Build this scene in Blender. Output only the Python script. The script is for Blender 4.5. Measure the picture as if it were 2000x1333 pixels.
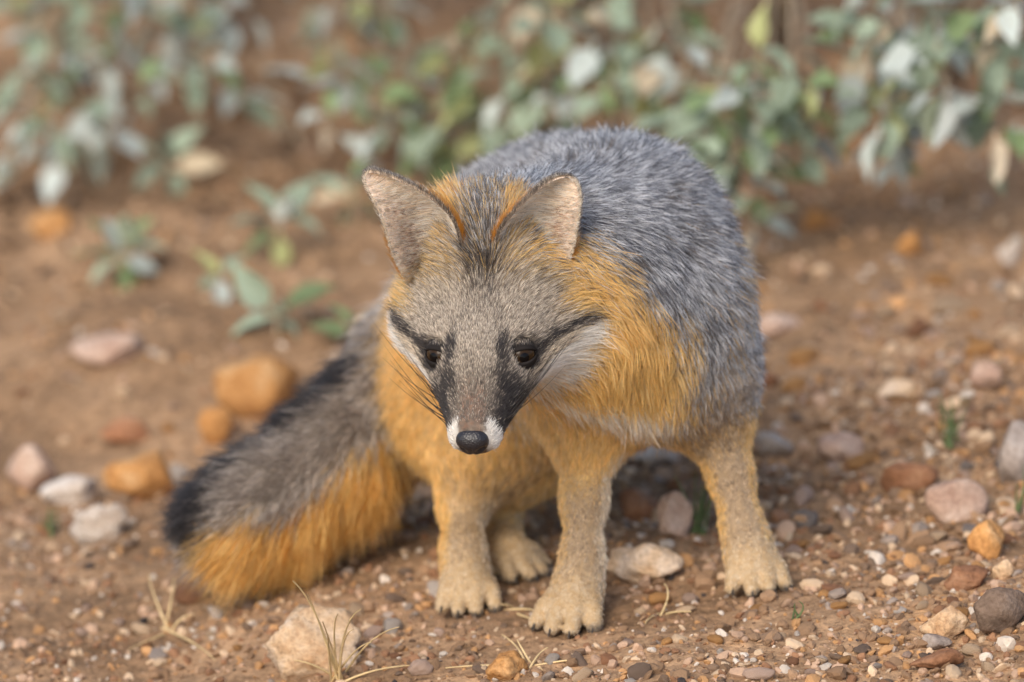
import bpy, bmesh, math, random
import numpy as np
from mathutils import Vector, Matrix, kdtree

random.seed(7)
rng = np.random.default_rng(7)
scene = bpy.context.scene
for o in list(bpy.data.objects):
    bpy.data.objects.remove(o)
COL = scene.collection

# ------------------------------------------------------------------ camera, sky, sun, exposure
PITCH = math.radians(15.0)
DIST = 5.0                       # metres to the fox's eyes
S = 3390.0                       # photo pixels per metre at the eyes
RW = np.array((1.0, 0.0, 0.0))
UW = np.array((0.0, math.sin(PITCH), math.cos(PITCH)))
DW = np.array((0.0, math.cos(PITCH), -math.sin(PITCH)))

def _rel(px, py, d):
    s = (DIST + d) / DIST
    return RW * ((px - 1000) / S * s) + UW * ((666.5 - py) / S * s) + DW * (DIST + d)
CAM = -_rel(1100, 1250, 0.09)    # the planted forepaw stands on the origin

def P(px, py, d):
    return CAM + _rel(px, py, d)

cam_data = bpy.data.cameras.new('camera')
cam = bpy.data.objects.new('camera', cam_data)
COL.objects.link(cam)
cam.location = CAM
cam.rotation_euler = (math.pi / 2 - PITCH, 0, 0)
cam_data.sensor_width = 36.0
cam_data.sensor_fit = 'HORIZONTAL'
cam_data.lens = 36.0 * DIST * S / 2000.0
cam_data.clip_start = 0.1
cam_data.clip_end = 500
cam_data.dof.use_dof = True
cam_data.dof.focus_distance = DIST - 0.005
cam_data.dof.aperture_fstop = cam_data.lens / 66.0
scene.camera = cam

world = bpy.data.worlds.new('World')
scene.world = world
world.use_nodes = True
wn = world.node_tree.nodes
sky = wn.new('ShaderNodeTexSky')
sky.sky_type = 'NISHITA'
sky.sun_disc = False
SUN_EL, SUN_AZ = math.radians(40), math.radians(205)   # azimuth measured clockwise from +Y
sky.sun_elevation = SUN_EL
sky.sun_rotation = SUN_AZ
sky.dust_density = 2.0
wn['Background'].inputs['Strength'].default_value = 0.12
world.node_tree.links.new(sky.outputs['Color'], wn['Background'].inputs['Color'])

sun_data = bpy.data.lights.new('sun', 'SUN')
sun_data.energy = 1.5
sun_data.angle = math.radians(35)
sun_data.color = (1.0, 0.90, 0.76)
sun = bpy.data.objects.new('sun', sun_data)
COL.objects.link(sun)
sdir = Vector((math.sin(SUN_AZ) * math.cos(SUN_EL), math.cos(SUN_AZ) * math.cos(SUN_EL), math.sin(SUN_EL)))
sun.rotation_euler = sdir.to_track_quat('Z', 'Y').to_euler()
sun.location = sdir * 10

scene.view_settings.view_transform = 'Standard'
scene.view_settings.look = 'None'
scene.view_settings.gamma = 1.0
scene.view_settings.use_curve_mapping = False
scene.view_settings.exposure = 0.92
scene.render.engine = 'CYCLES'
scene.cycles.use_denoising = True
scene.cycles.max_bounces = 8

# ------------------------------------------------------------------ helpers
def norm(v):
    v = np.asarray(v, float)
    return v / np.maximum(np.linalg.norm(v, axis=-1, keepdims=True), 1e-9)

def RUD(r, u, d):
    """a direction given in right / up / away axes of the place as it is looked at"""
    return norm(RW * r + UW * u + DW * d)

def smooth(a, b, x):
    t = np.clip((x - a) / (b - a), 0, 1)
    return t * t * (3 - 2 * t)

def hash2(i, j, seed=0):
    h = (i.astype(np.int64) * 374761393 + j.astype(np.int64) * 668265263 + seed * 1442695041) & 0xFFFFFFFF
    h = ((h ^ (h >> 13)) * 1274126177) & 0xFFFFFFFF
    return ((h ^ (h >> 16)) & 0xFFFF) / 65535.0

def vnoise(x, y, seed=0):
    x = np.asarray(x, float); y = np.asarray(y, float)
    i = np.floor(x); j = np.floor(y)
    fx = x - i; fy = y - j
    fx = fx * fx * (3 - 2 * fx); fy = fy * fy * (3 - 2 * fy)
    a = hash2(i, j, seed); b = hash2(i + 1, j, seed); c = hash2(i, j + 1, seed); d = hash2(i + 1, j + 1, seed)
    return (a * (1 - fx) + b * fx) * (1 - fy) + (c * (1 - fx) + d * fx) * fy - 0.5

def noise3(p, f, seed=0):
    p = np.asarray(p) * f
    return (vnoise(p[:, 0] + .7 * p[:, 2], p[:, 1] - .4 * p[:, 2], seed) + vnoise(p[:, 2] + 5.1, p[:, 0] - .6 * p[:, 1], seed + 3))

GA, GB = 0.12, 0.03
def ground_z(x, y):
    x = np.asarray(x, float); y = np.asarray(y, float)
    near = 1.0 / (1.0 + ((x - .02) / .16) ** 4 + ((y - .06) / .14) ** 4)      # trodden flat where the fox stands
    z = GA * np.clip(x, -6, 6) + GB * np.clip(y, -8, 30)
    z = z + (1 - .8 * near) * (0.034 * vnoise(x * 4.1 + 3, y * 4.1, 1) + 0.014 * vnoise(x * 13, y * 13 + 9, 2))
    z = z + (1 - .5 * near) * (0.006 * vnoise(x * 42, y * 42, 3)) + 0.0022 * vnoise(x * 120, y * 120, 4)
    return z
GZ0 = float(ground_z(0.0, 0.0))
_gz = ground_z
def ground_z(x, y):
    return _gz(x, y) - GZ0

def G(px, py):
    """where the line of sight through a pixel meets the ground"""
    lo, hi = -2.5, 40.0
    prev = lo
    for d in np.concatenate([np.arange(-1.0, 3.0, 0.01), np.arange(3, 40, .2)]):
        q = P(px, py, d)
        if q[2] < ground_z(q[0], q[1]):
            hi = d; break
        prev = d
    lo = prev
    for _ in range(30):
        m = (lo + hi) / 2
        q = P(px, py, m)
        if q[2] < ground_z(q[0], q[1]): hi = m
        else: lo = m
    q = P(px, py, hi)
    return q

def depth_of(q):
    return float(np.dot(np.asarray(q) - CAM, DW) - DIST)

def link(o, parent=None):
    COL.objects.link(o)
    if parent is not None:
        o.parent = parent
    return o

def tag(o, label=None, cat=None, group=None, kind=None):
    if label: o['label'] = label
    if cat: o['category'] = cat
    if group: o['group'] = group
    if kind: o['kind'] = kind
    return o

def mesh_obj(name, verts, faces, mat=None, parent=None, smooth_=True):
    me = bpy.data.meshes.new(name)
    me.from_pydata([tuple(v) for v in verts], [], [tuple(int(i) for i in f) for f in faces])
    if smooth_:
        me.polygons.foreach_set('use_smooth', [True] * len(me.polygons))
    me.update()
    if mat: me.materials.append(mat)
    return link(bpy.data.objects.new(name, me), parent)

def mesh_np(name, V, F):
    """large mesh from arrays; F is (n,k)"""
    me = bpy.data.meshes.new(name)
    n, k = F.shape
    me.vertices.add(len(V)); me.vertices.foreach_set('co', np.asarray(V, np.float32).ravel())
    me.loops.add(n * k); me.loops.foreach_set('vertex_index', F.astype(np.int32).ravel())
    me.polygons.add(n); me.polygons.foreach_set('loop_start', np.arange(0, n * k, k, dtype=np.int32))
    me.update(calc_edges=True); me.validate()
    return me

def empty(name, loc):
    o = bpy.data.objects.new(name, None)
    o.location = Vector(loc)
    o.empty_display_size = .02
    return link(o)

# ------------------------------------------------------------------ materials
def new_mat(name):
    m = bpy.data.materials.new(name); m.use_nodes = True
    nt = m.node_tree
    return m, nt, nt.nodes, nt.links, nt.nodes['Principled BSDF']

def ramp(nodes, stops):
    r = nodes.new('ShaderNodeValToRGB')
    el = r.color_ramp.elements
    while len(el) < len(stops): el.new(.5)
    for e, (p, c) in zip(el, stops):
        e.position = p; e.color = (*c, 1)
    return r

def noise_node(nodes, links, scale, detail=5, rough=.6, coord=None, dist=0.0):
    n = nodes.new('ShaderNodeTexNoise')
    n.inputs['Scale'].default_value = scale; n.inputs['Detail'].default_value = detail
    n.inputs['Roughness'].default_value = rough; n.inputs['Distortion'].default_value = dist
    if coord is not None: links.new(coord, n.inputs['Vector'])
    return n

def mat_soil():
    m, nt, N, L, b = new_mat('soil')
    geo = N.new('ShaderNodeNewGeometry')
    n1 = noise_node(N, L, 7, 6, .62, geo.outputs['Position'])
    n2 = noise_node(N, L, 120, 4, .7, geo.outputs['Position'])
    n3 = noise_node(N, L, 420, 3, .7, geo.outputs['Position'])
    r1 = ramp(N, [(.28, (.155, .092, .050)), (.46, (.265, .162, .090)), (.60, (.39, .245, .140)), (.76, (.43, .245, .115))])
    L.new(n1.outputs['Fac'], r1.inputs['Fac'])
    r2 = ramp(N, [(.32, (.42, .38, .36)), (.5, (1, 1, 1)), (.68, (1.55, 1.5, 1.45))])
    L.new(n2.outputs['Fac'], r2.inputs['Fac'])
    mx = N.new('ShaderNodeMix'); mx.data_type = 'RGBA'; mx.blend_type = 'MULTIPLY'; mx.inputs['Factor'].default_value = .75
    L.new(r1.outputs['Color'], mx.inputs['A']); L.new(r2.outputs['Color'], mx.inputs['B'])
    L.new(mx.outputs['Result'], b.inputs['Base Color'])
    b.inputs['Roughness'].default_value = .95
    b.inputs['Specular IOR Level'].default_value = .15
    ad = N.new('ShaderNodeMath'); ad.operation = 'MULTIPLY_ADD'; ad.inputs[1].default_value = .35
    L.new(n3.outputs['Fac'], ad.inputs[0]); L.new(n2.outputs['Fac'], ad.inputs[2])
    bp = N.new('ShaderNodeBump'); bp.inputs['Strength'].default_value = .9; bp.inputs['Distance'].default_value = .004
    L.new(ad.outputs[0], bp.inputs['Height']); L.new(bp.outputs['Normal'], b.inputs['Normal'])
    return m

def mat_stone(name, c1, c2, c3, scale=38, rough=.85):
    m, nt, N, L, b = new_mat(name)
    tc = N.new('ShaderNodeTexCoord')
    oi = N.new('ShaderNodeObjectInfo')
    add = N.new('ShaderNodeVectorMath'); add.operation = 'ADD'
    L.new(tc.outputs['Object'], add.inputs[0]); L.new(oi.outputs['Location'], add.inputs[1])
    n1 = noise_node(N, L, scale, 6, .65, add.outputs[0], .4)
    n2 = noise_node(N, L, scale * 9, 4, .7, add.outputs[0])
    r = ramp(N, [(.30, c1), (.5, c2), (.68, c3)])
    L.new(n1.outputs['Fac'], r.inputs['Fac'])
    r2 = ramp(N, [(.30, (.55, .5, .47)), (.55, (1, 1, 1)), (.75, (1.2, 1.2, 1.2))])
    L.new(n2.outputs['Fac'], r2.inputs['Fac'])
    mx = N.new('ShaderNodeMix'); mx.data_type = 'RGBA'; mx.blend_type = 'MULTIPLY'; mx.inputs['Factor'].default_value = .8
    L.new(r.outputs['Color'], mx.inputs['A']); L.new(r2.outputs['Color'], mx.inputs['B'])
    hsv = N.new('ShaderNodeHueSaturation')
    mr = N.new('ShaderNodeMapRange'); mr.inputs['To Min'].default_value = .75; mr.inputs['To Max'].default_value = 1.2
    L.new(oi.outputs['Random'], mr.inputs['Value']); L.new(mr.outputs['Result'], hsv.inputs['Value'])
    L.new(mx.outputs['Result'], hsv.inputs['Color']); L.new(hsv.outputs['Color'], b.inputs['Base Color'])
    b.inputs['Roughness'].default_value = rough
    b.inputs['Specular IOR Level'].default_value = .25
    bp = N.new('ShaderNodeBump'); bp.inputs['Strength'].default_value = .8; bp.inputs['Distance'].default_value = .002
    L.new(n2.outputs['Fac'], bp.inputs['Height']); L.new(bp.outputs['Normal'], b.inputs['Normal'])
    return m

def mat_attr(name, attr, rough=.85, bump=300):
    m, nt, N, L, b = new_mat(name)
    a = N.new('ShaderNodeAttribute'); a.attribute_name = attr
    L.new(a.outputs['Color'], b.inputs['Base Color'])
    b.inputs['Roughness'].default_value = rough; b.inputs['Specular IOR Level'].default_value = .2
    if bump:
        geo = N.new('ShaderNodeNewGeometry')
        n = noise_node(N, L, bump, 4, .7, geo.outputs['Position'])
        bp = N.new('ShaderNodeBump'); bp.inputs['Strength'].default_value = .6; bp.inputs['Distance'].default_value = .002
        L.new(n.outputs['Fac'], bp.inputs['Height']); L.new(bp.outputs['Normal'], b.inputs['Normal'])
    return m

def mat_leaf(name, c1, c2, back):
    m, nt, N, L, b = new_mat(name)
    tc = N.new('ShaderNodeTexCoord'); oi = N.new('ShaderNodeObjectInfo'); geo = N.new('ShaderNodeNewGeometry')
    n1 = noise_node(N, L, 60, 4, .6, tc.outputs['Object'])
    r = ramp(N, [(.35, c1), (.65, c2)])
    L.new(n1.outputs['Fac'], r.inputs['Fac'])
    hsv = N.new('ShaderNodeHueSaturation')
    mr = N.new('ShaderNodeMapRange'); mr.inputs['To Min'].default_value = .7; mr.inputs['To Max'].default_value = 1.25
    L.new(oi.outputs['Random'], mr.inputs['Value']); L.new(mr.outputs['Result'], hsv.inputs['Value'])
    mx = N.new('ShaderNodeMix'); mx.data_type = 'RGBA'
    L.new(geo.outputs['Backfacing'], mx.inputs['Factor']); L.new(r.outputs['Color'], mx.inputs['A'])
    mx.inputs['B'].default_value = (*back, 1)
    L.new(mx.outputs['Result'], hsv.inputs['Color']); L.new(hsv.outputs['Color'], b.inputs['Base Color'])
    b.inputs['Roughness'].default_value = .6; b.inputs['Specular IOR Level'].default_value = .35
    tr = N.new('ShaderNodeBsdfTranslucent'); ms = N.new('ShaderNodeMixShader'); ms.inputs[0].default_value = .25
    L.new(hsv.outputs['Color'], tr.inputs['Color'])
    out = N['Material Output']
    L.new(b.outputs[0], ms.inputs[1]); L.new(tr.outputs[0], ms.inputs[2]); L.new(ms.outputs[0], out.inputs['Surface'])
    return m

def mat_plain(name, c, rough=.6, spec=.3, var=.25, scale=80):
    m, nt, N, L, b = new_mat(name)
    tc = N.new('ShaderNodeTexCoord')
    n1 = noise_node(N, L, scale, 4, .6, tc.outputs['Object'])
    r = ramp(N, [(.3, tuple(x * (1 - var) for x in c)), (.7, tuple(min(1, x * (1 + var)) for x in c))])
    L.new(n1.outputs['Fac'], r.inputs['Fac']); L.new(r.outputs['Color'], b.inputs['Base Color'])
    b.inputs['Roughness'].default_value = rough; b.inputs['Specular IOR Level'].default_value = spec
    return m

def mat_hair():
    m, nt, N, L, b = new_mat('fur_hair')
    N.remove(b)
    a = N.new('ShaderNodeAttribute'); a.attribute_name = 'fur_color'
    h = N.new('ShaderNodeBsdfHairPrincipled')
    h.model = 'CHIANG'; h.parametrization = 'COLOR'
    L.new(a.outputs['Color'], h.inputs['Color'])
    h.inputs['Roughness'].default_value = .55
    h.inputs['Radial Roughness'].default_value = .6
    h.inputs['Coat'].default_value = 0
    d = N.new('ShaderNodeBsdfDiffuse'); L.new(a.outputs['Color'], d.inputs['Color'])
    ms = N.new('ShaderNodeMixShader'); ms.inputs[0].default_value = .5
    L.new(h.outputs[0], ms.inputs[1]); L.new(d.outputs[0], ms.inputs[2])
    L.new(ms.outputs[0], N['Material Output'].inputs['Surface'])
    return m

M_SOIL = mat_soil()
M_HAIR = mat_hair()
M_SKIN = mat_attr('fox_skin', 'skin_color', .9, 500)

# ------------------------------------------------------------------ ground
def build_ground():
    def axis(lo, hi, step, far):
        a = list(np.arange(lo, hi, step)); s = step; b = [a[-1]]
        while b[-1] < far: s *= 1.35; b.append(b[-1] + s)
        s = step; c = [a[0]]
        while c[-1] > -far: s *= 1.35; c.append(c[-1] - s)
        return np.array(c[:0:-1] + a + b[1:])
    xs = axis(-.62, .62, .0065, 120); ys = axis(-.45, 1.9, .0075, 120)
    X, Y = np.meshgrid(xs, ys)
    V = np.stack([X, Y, ground_z(X, Y)], -1).reshape(-1, 3)
    nx, ny = len(xs), len(ys)
    i = np.arange(nx * ny).reshape(ny, nx)
    F = np.stack([i[:-1, :-1], i[:-1, 1:], i[1:, 1:], i[1:, :-1]], -1).reshape(-1, 4)
    me = mesh_np('ground', V, F)
    me.polygons.foreach_set('use_smooth', [True] * len(me.polygons))
    me.materials.append(M_SOIL)
    o = link(bpy.data.objects.new('ground', me))
    tag(o, 'bare brown sandy soil sloping up beside the fox', 'ground', kind='structure')
build_ground()

# ------------------------------------------------------------------ stones
def ico_arrays(sub):
    bm = bmesh.new(); bmesh.ops.create_icosphere(bm, subdivisions=sub, radius=1.0)
    bm.verts.ensure_lookup_table()
    V = np.array([v.co[:] for v in bm.verts]); F = np.array([[v.index for v in f.verts] for f in bm.faces])
    bm.free(); return V, F
ICO = {k: ico_arrays(k) for k in (1, 2, 3, 4)}

def rock_arrays(sub, size, seed, cuts=14, rough=.06, round_=.5):
    """chipped stone: a ball cut by planes, its edges worn, with lumps"""
    r = np.random.default_rng(seed)
    V, F = ICO[sub]
    nrm = norm(r.normal(size=(cuts, 3))); hgt = r.uniform(.62, .98, cuts)
    dots = V @ nrm.T
    rad = np.where(dots > .05, hgt[None] / np.maximum(dots, .05), 9.0)
    p = 20.0 * (1 - round_) + 6
    rr = (np.sum(np.minimum(rad, 3.0) ** -p, 1) + 1.18 ** -p) ** (-1 / p)
    Q = V * rr[:, None]
    o = r.uniform(0, 50, 3)
    if rough:
        n1 = noise3(Q + o, 2.3, seed % 97) + .5 * noise3(Q + o, 5.5, seed % 89) + .4 * noise3(Q + o, 11, seed % 83) + .22 * noise3(Q + o, 24, seed % 79)
        Q = Q * (1 + rough * 1.5 * n1)[:, None]
    return Q * np.array(size)[None], F

STONE = {
 'white':  mat_stone('stone_white', (.42, .30, .21), (.62, .53, .45), (.72, .67, .62)),
 'cream':  mat_stone('stone_cream', (.44, .23, .10), (.60, .42, .26), (.70, .56, .43)),
 'pink':   mat_stone('stone_pink', (.40, .24, .17), (.52, .36, .27), (.62, .48, .39)),
 'orange': mat_stone('stone_orange', (.36, .16, .05), (.52, .26, .09), (.60, .37, .18)),
 'rust':   mat_stone('stone_rust', (.20, .085, .04), (.32, .15, .075), (.42, .23, .13)),
 'brown':  mat_stone('stone_brown', (.15, .10, .07), (.25, .17, .12), (.34, .25, .19)),
 'gray':   mat_stone('stone_gray', (.22, .17, .14), (.32, .26, .22), (.42, .36, .32)),
 'dark':   mat_stone('stone_dark', (.030, .027, .027), (.055, .05, .05), (.09, .08, .08)),
}
TAKEN = []
def big_stone(name, px, py, w, h, colour, label, seed, dep=.8, rough=.07, round_=.5, cuts=13, yaw=None, tilt=0.0, sub=4):
    """px, py: where its foot meets the ground in view; w, h: seen width and height in photo pixels"""
    q = G(px, py); s = (DIST + depth_of(q)) / DIST / S
    rx, rz = w * s / 2 * 1.02, h * s * .56
    ry = rx * dep
    V, F = rock_arrays(sub, (rx, ry, rz), seed, cuts, rough, round_)
    R = Matrix.Rotation(tilt, 3, 'Y')
    V = V @ np.array(R).T
    o = mesh_obj(name, V, F, STONE[colour])
    c = np.array((q[0], q[1] + ry * .8, 0)); c[2] = ground_z(c[0], c[1]) + rz * .62
    o.location = Vector(c)
    TAKEN.append((c[0], c[1], max(rx, ry)))
    tag(o, label, 'stone')
    return o
B = big_stone
B('rock', 612, 1316, 205, 106, 'cream', 'pinkish cream quartz lump with dry straw growing before it', 101, .7, .14, .0, 9, tilt=-.12)
B('rock', 1258, 1143, 142, 70, 'cream', 'pale orange lumpy stone lying between the two forelegs', 102, .7, .14, .6)
B('rock', 284, 985, 140, 112, 'orange', 'large rounded orange stone behind the black tail tip', 103, .8, .05, .5)
B('rock', 515, 822, 165, 128, 'orange', 'biggest orange boulder above the tail, beside a smaller orange stone', 104, .7, .06, .45)
B('rock', 415, 872, 66, 88, 'orange', 'upright small orange stone leaning at the biggest orange boulder', 105, .8, .05, .5)
B('rock', 145, 985, 125, 62, 'white', 'flat whitish stone beside the rounded orange stone', 106, .6, .08, .3, tilt=-.25)
B('rock', 203, 1062, 92, 78, 'white', 'notched white and tan stone with a green sprout beside it', 107, .8, .16, .3)
B('rock', 58, 965, 112, 100, 'pink', 'pale pinkish tan boulder beside the flat whitish stone', 108, .8, .06, .6)
B('rock', 240, 872, 90, 50, 'rust', 'low brownish stone behind the rounded orange stone', 109, .8, .06, .6)
B('rock', 1770, 972, 112, 66, 'rust', 'reddish brown block leaning against a pale angular stone', 110, .8, .04, .1, 9)
B('rock', 1866, 1016, 108, 82, 'pink', 'pale pinkish angular wedge-shaped stone beside the reddish brown block', 111, .8, .03, .1, 8)
B('rock', 1995, 945, 108, 120, 'gray', 'big grayish tan boulder behind a green grass blade', 112, .9, .05, .6)
B('rock', 1852, 1258, 88, 62, 'cream', 'cream chipped stone resting on a gray pebble', 113, .8, .10, .1, 12)
B('rock', 1826, 1275, 64, 34, 'gray', 'smooth gray oval pebble under the cream chipped stone', 114, .7, .03, .8)
B('rock', 1950, 1245, 116, 86, 'brown', 'large flat dull brown stone beside the cream chipped stone', 115, .8, .06, .6)
B('rock', 1836, 1308, 98, 34, 'rust', 'long low rust-coloured stone in front of the gray oval pebble', 116, .5, .08, .3, tilt=-.12)
B('rock', 1892, 1158, 86, 46, 'rust', 'ochre brown flat stone below the upright orange stone', 117, .7, .08, .2)
B('rock', 1958, 1132, 46, 40, 'cream', 'small cream stone touching the ochre brown flat stone', 118, .8, .08, .3)
B('rock', 1926, 1094, 78, 74, 'orange', 'upright orange chipped stone on the rubble slope', 119, .8, .08, .1, 10)
B('rock', 1640, 908, 86, 58, 'pink', 'pale pinkish stone in the rubble behind the fox, whitish on top', 120, .8, .06, .4)
B('rock', 1508, 896, 72, 46, 'white', 'whitish stone right behind the outstretched foreleg', 121, .7, .05, .6)
B('rock', 1322, 1052, 78, 92, 'pink', 'upright pinkish stone with green sprig between fox legs', 122, .8, .07, .3)
B('rock', 1248, 1016, 92, 72, 'rust', 'brownish stone beside the upright pinkish stone under the belly', 123, .8, .07, .4)
B('rock', 1268, 912, 120, 52, 'white', 'wide whitish stone seen under the fox belly', 124, .6, .07, .5)
B('rock', 985, 1336, 84, 56, 'orange', 'rough orange brown clod in front of the planted forepaw', 125, .8, .16, .3)
B('rock', 1500, 760, 60, 34, 'rust', 'dull reddish stone on the slope behind the fox shoulder', 126, .8, .06, .5)
B('rock', 1515, 660, 90, 48, 'pink', 'blurred pale stone on the slope beside the gray flank', 127, .8, .06, .5)
B('rock', 1930, 770, 76, 50, 'pink', 'pale stone high on the rubble slope above the big grayish boulder', 128, .8, .06, .5)
B('rock', 1765, 790, 96, 44, 'cream', 'flat cream stone in the rubble beside a grayish green tuft', 129, .7, .06, .5)
B('rock', 95, 470, 84, 62, 'orange', 'tan orange stone by the leafy seedling on the far slope', 130, .8, .06, .6)
B('rock', 225, 715, 150, 58, 'pink', 'long pale sandy stone on the slope behind the tail', 131, .7, .05, .6)
B('rock', 1598, 448, 58, 46, 'orange', 'small orange stone below the drooping leaves', 132, .8, .05, .6)
B('rock', 1975, 520, 56, 50, 'white', 'whitish stone on the far slope under the leafy branch', 133, .8, .06, .6)
B('rock', 1780, 500, 70, 50, 'orange', 'orange tan stone on the far slope below the branch tips', 134, .8, .06, .6)

# pebbles: the 265 largest singly, by colour; the finer gravel as one mass
PEB = {'white': 'white quartz pebble', 'cream': 'cream pebble', 'pink': 'pinkish tan pebble', 'orange': 'orange ochre pebble',
       'rust': 'rusty red-brown pebble', 'brown': 'dull brown pebble', 'gray': 'gray pebble', 'dark': 'charcoal black pebble'}
MARKS = [((1102, 1240), 'planted middle forepaw'), ((1483, 1165), 'outstretched forepaw'), ((916, 1205), 'hind paw under the muzzle'),
         ((1015, 1136), 'farther hind paw'), ((612, 1312), 'pinkish cream quartz lump'), ((1258, 1143), 'lumpy stone between the forelegs'),
         ((284, 985), 'rounded orange stone'), ((515, 822), 'biggest orange boulder'), ((203, 1062), 'notched white stone'), ((58, 965), 'pinkish tan boulder'),
         ((225, 715), 'long sandy stone'), ((1770, 972), 'reddish brown block'), ((1995, 945), 'big grayish tan boulder'), ((1852, 1258), 'cream chipped stone'),
         ((1926, 1094), 'upright orange chipped stone'), ((1640, 908), 'pinkish stone with whitish top'), ((1508, 896), 'whitish stone behind the outstretched foreleg'), ((1322, 1052), 'upright pinkish stone'),
         ((1515, 660), 'blurred pale stone by the flank'), ((1930, 770), 'pale stone high on the slope'), ((1765, 790), 'flat cream stone'), ((985, 1336), 'rough orange brown clod'),
         ((470, 1100), 'black-tipped end of the tail'), ((330, 1230), 'sparse straw stalks'), ((1558, 1210), 'tiny green shoot'), ((540, 655), 'V-shaped seedling'), ((1836, 1308), 'long rust-coloured stone'), ((1275, 1300), 'straw stalks below the forepaw')]
MARKP = np.array([G(*m[0])[:2] for m in MARKS])
PEBBLES = {}
pm = {}
for ci, c in enumerate(PEB):
    pm[c] = []
    for v in range(5):
        V, F = rock_arrays(3, (1, .8, .62), 500 + ci * 11 + v, (8, 9, 10, 7, 11)[v], .10, (.0, .1, .25, .0, .1)[v])
        me = bpy.data.meshes.new('pebble'); me.from_pydata(V.tolist(), [], F.tolist()); me.polygons.foreach_set('use_smooth', [True] * len(F)); me.materials.append(STONE[c]); me.update()
        pm[c].append(me)
FOX_FEET = [(G(1102, 1235), .040), (G(1483, 1150), .036), (G(916, 1195), .036), (G(1015, 1125), .038)]
def free(x, y, r):
    for (a, b, c) in TAKEN:
        if (x - a) ** 2 + (y - b) ** 2 < (c * .9 + r) ** 2: return False
    for q, c in FOX_FEET:
        if (x - q[0]) ** 2 + (y - q[1]) ** 2 < (c + r) ** 2: return False
    return True
names = list(PEB); wts = np.array([.09, .23, .20, .17, .13, .13, .04, .01]); wts /= wts.sum()
n_p = 0; tries = 0
prg = np.random.default_rng(21)
while n_p < 265 and tries < 6000:
    tries += 1
    px = prg.uniform(-20, 2020)
    # denser on the right-hand slope and in the foreground
    py = prg.uniform(540, 1345)
    right = px / 2000
    far = (1345 - py) / 800
    dens_ = (.25 + .75 * right) * (1 - .45 * far) + (.25 if py > 1000 else 0)
    if prg.random() > dens_: continue
    seen = min(prg.gamma(2.2, 9.0) + 14, 62)                   # seen width in photo pixels
    if far > .5: seen = max(seen, 24)
    q = G(px, py); s = (DIST + depth_of(q)) / DIST / S
    r = seen * s / 2
    if not free(q[0], q[1], r): continue
    c = names[prg.choice(len(names), p=wts)]
    if c == 'dark': r = min(r, .0045)
    o = bpy.data.objects.new('pebble', pm[c][prg.integers(5)])
    o.scale = (r * prg.uniform(.9, 1.25), r * prg.uniform(.8, 1.1), r * prg.uniform(.7, 1.15))
    o.rotation_euler = (prg.normal() * .25, prg.normal() * .25, prg.uniform(0, 6.28))
    o.location = (q[0], q[1], float(ground_z(q[0], q[1])) + r * .28)
    TAKEN.append((q[0], q[1], r))
    link(o); n_p += 1
    mk = int(np.argmin(np.sum((MARKP - q[:2]) ** 2, 1)))
    PEBBLES.setdefault((c, mk), []).append((r, o))

for (c, mk), lst in PEBBLES.items():
    lst.sort(key=lambda e: -e[0])
    for k_, (r, o) in enumerate(lst):
        size = '' if len(lst) == 1 else 'larger ' if (len(lst) == 2 and k_ == 0) else 'smaller ' if len(lst) == 2 else 'largest ' if k_ == 0 else 'smallest ' if k_ == len(lst) - 1 else 'middle-sized '
        tag(o, f"{size}{PEB[c]} lying near the {MARKS[mk][1]}", 'pebble', f"{PEB[c]}s near the {MARKS[mk][1]}" if size == 'middle-sized ' else 'pebbles on the gravel')

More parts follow.
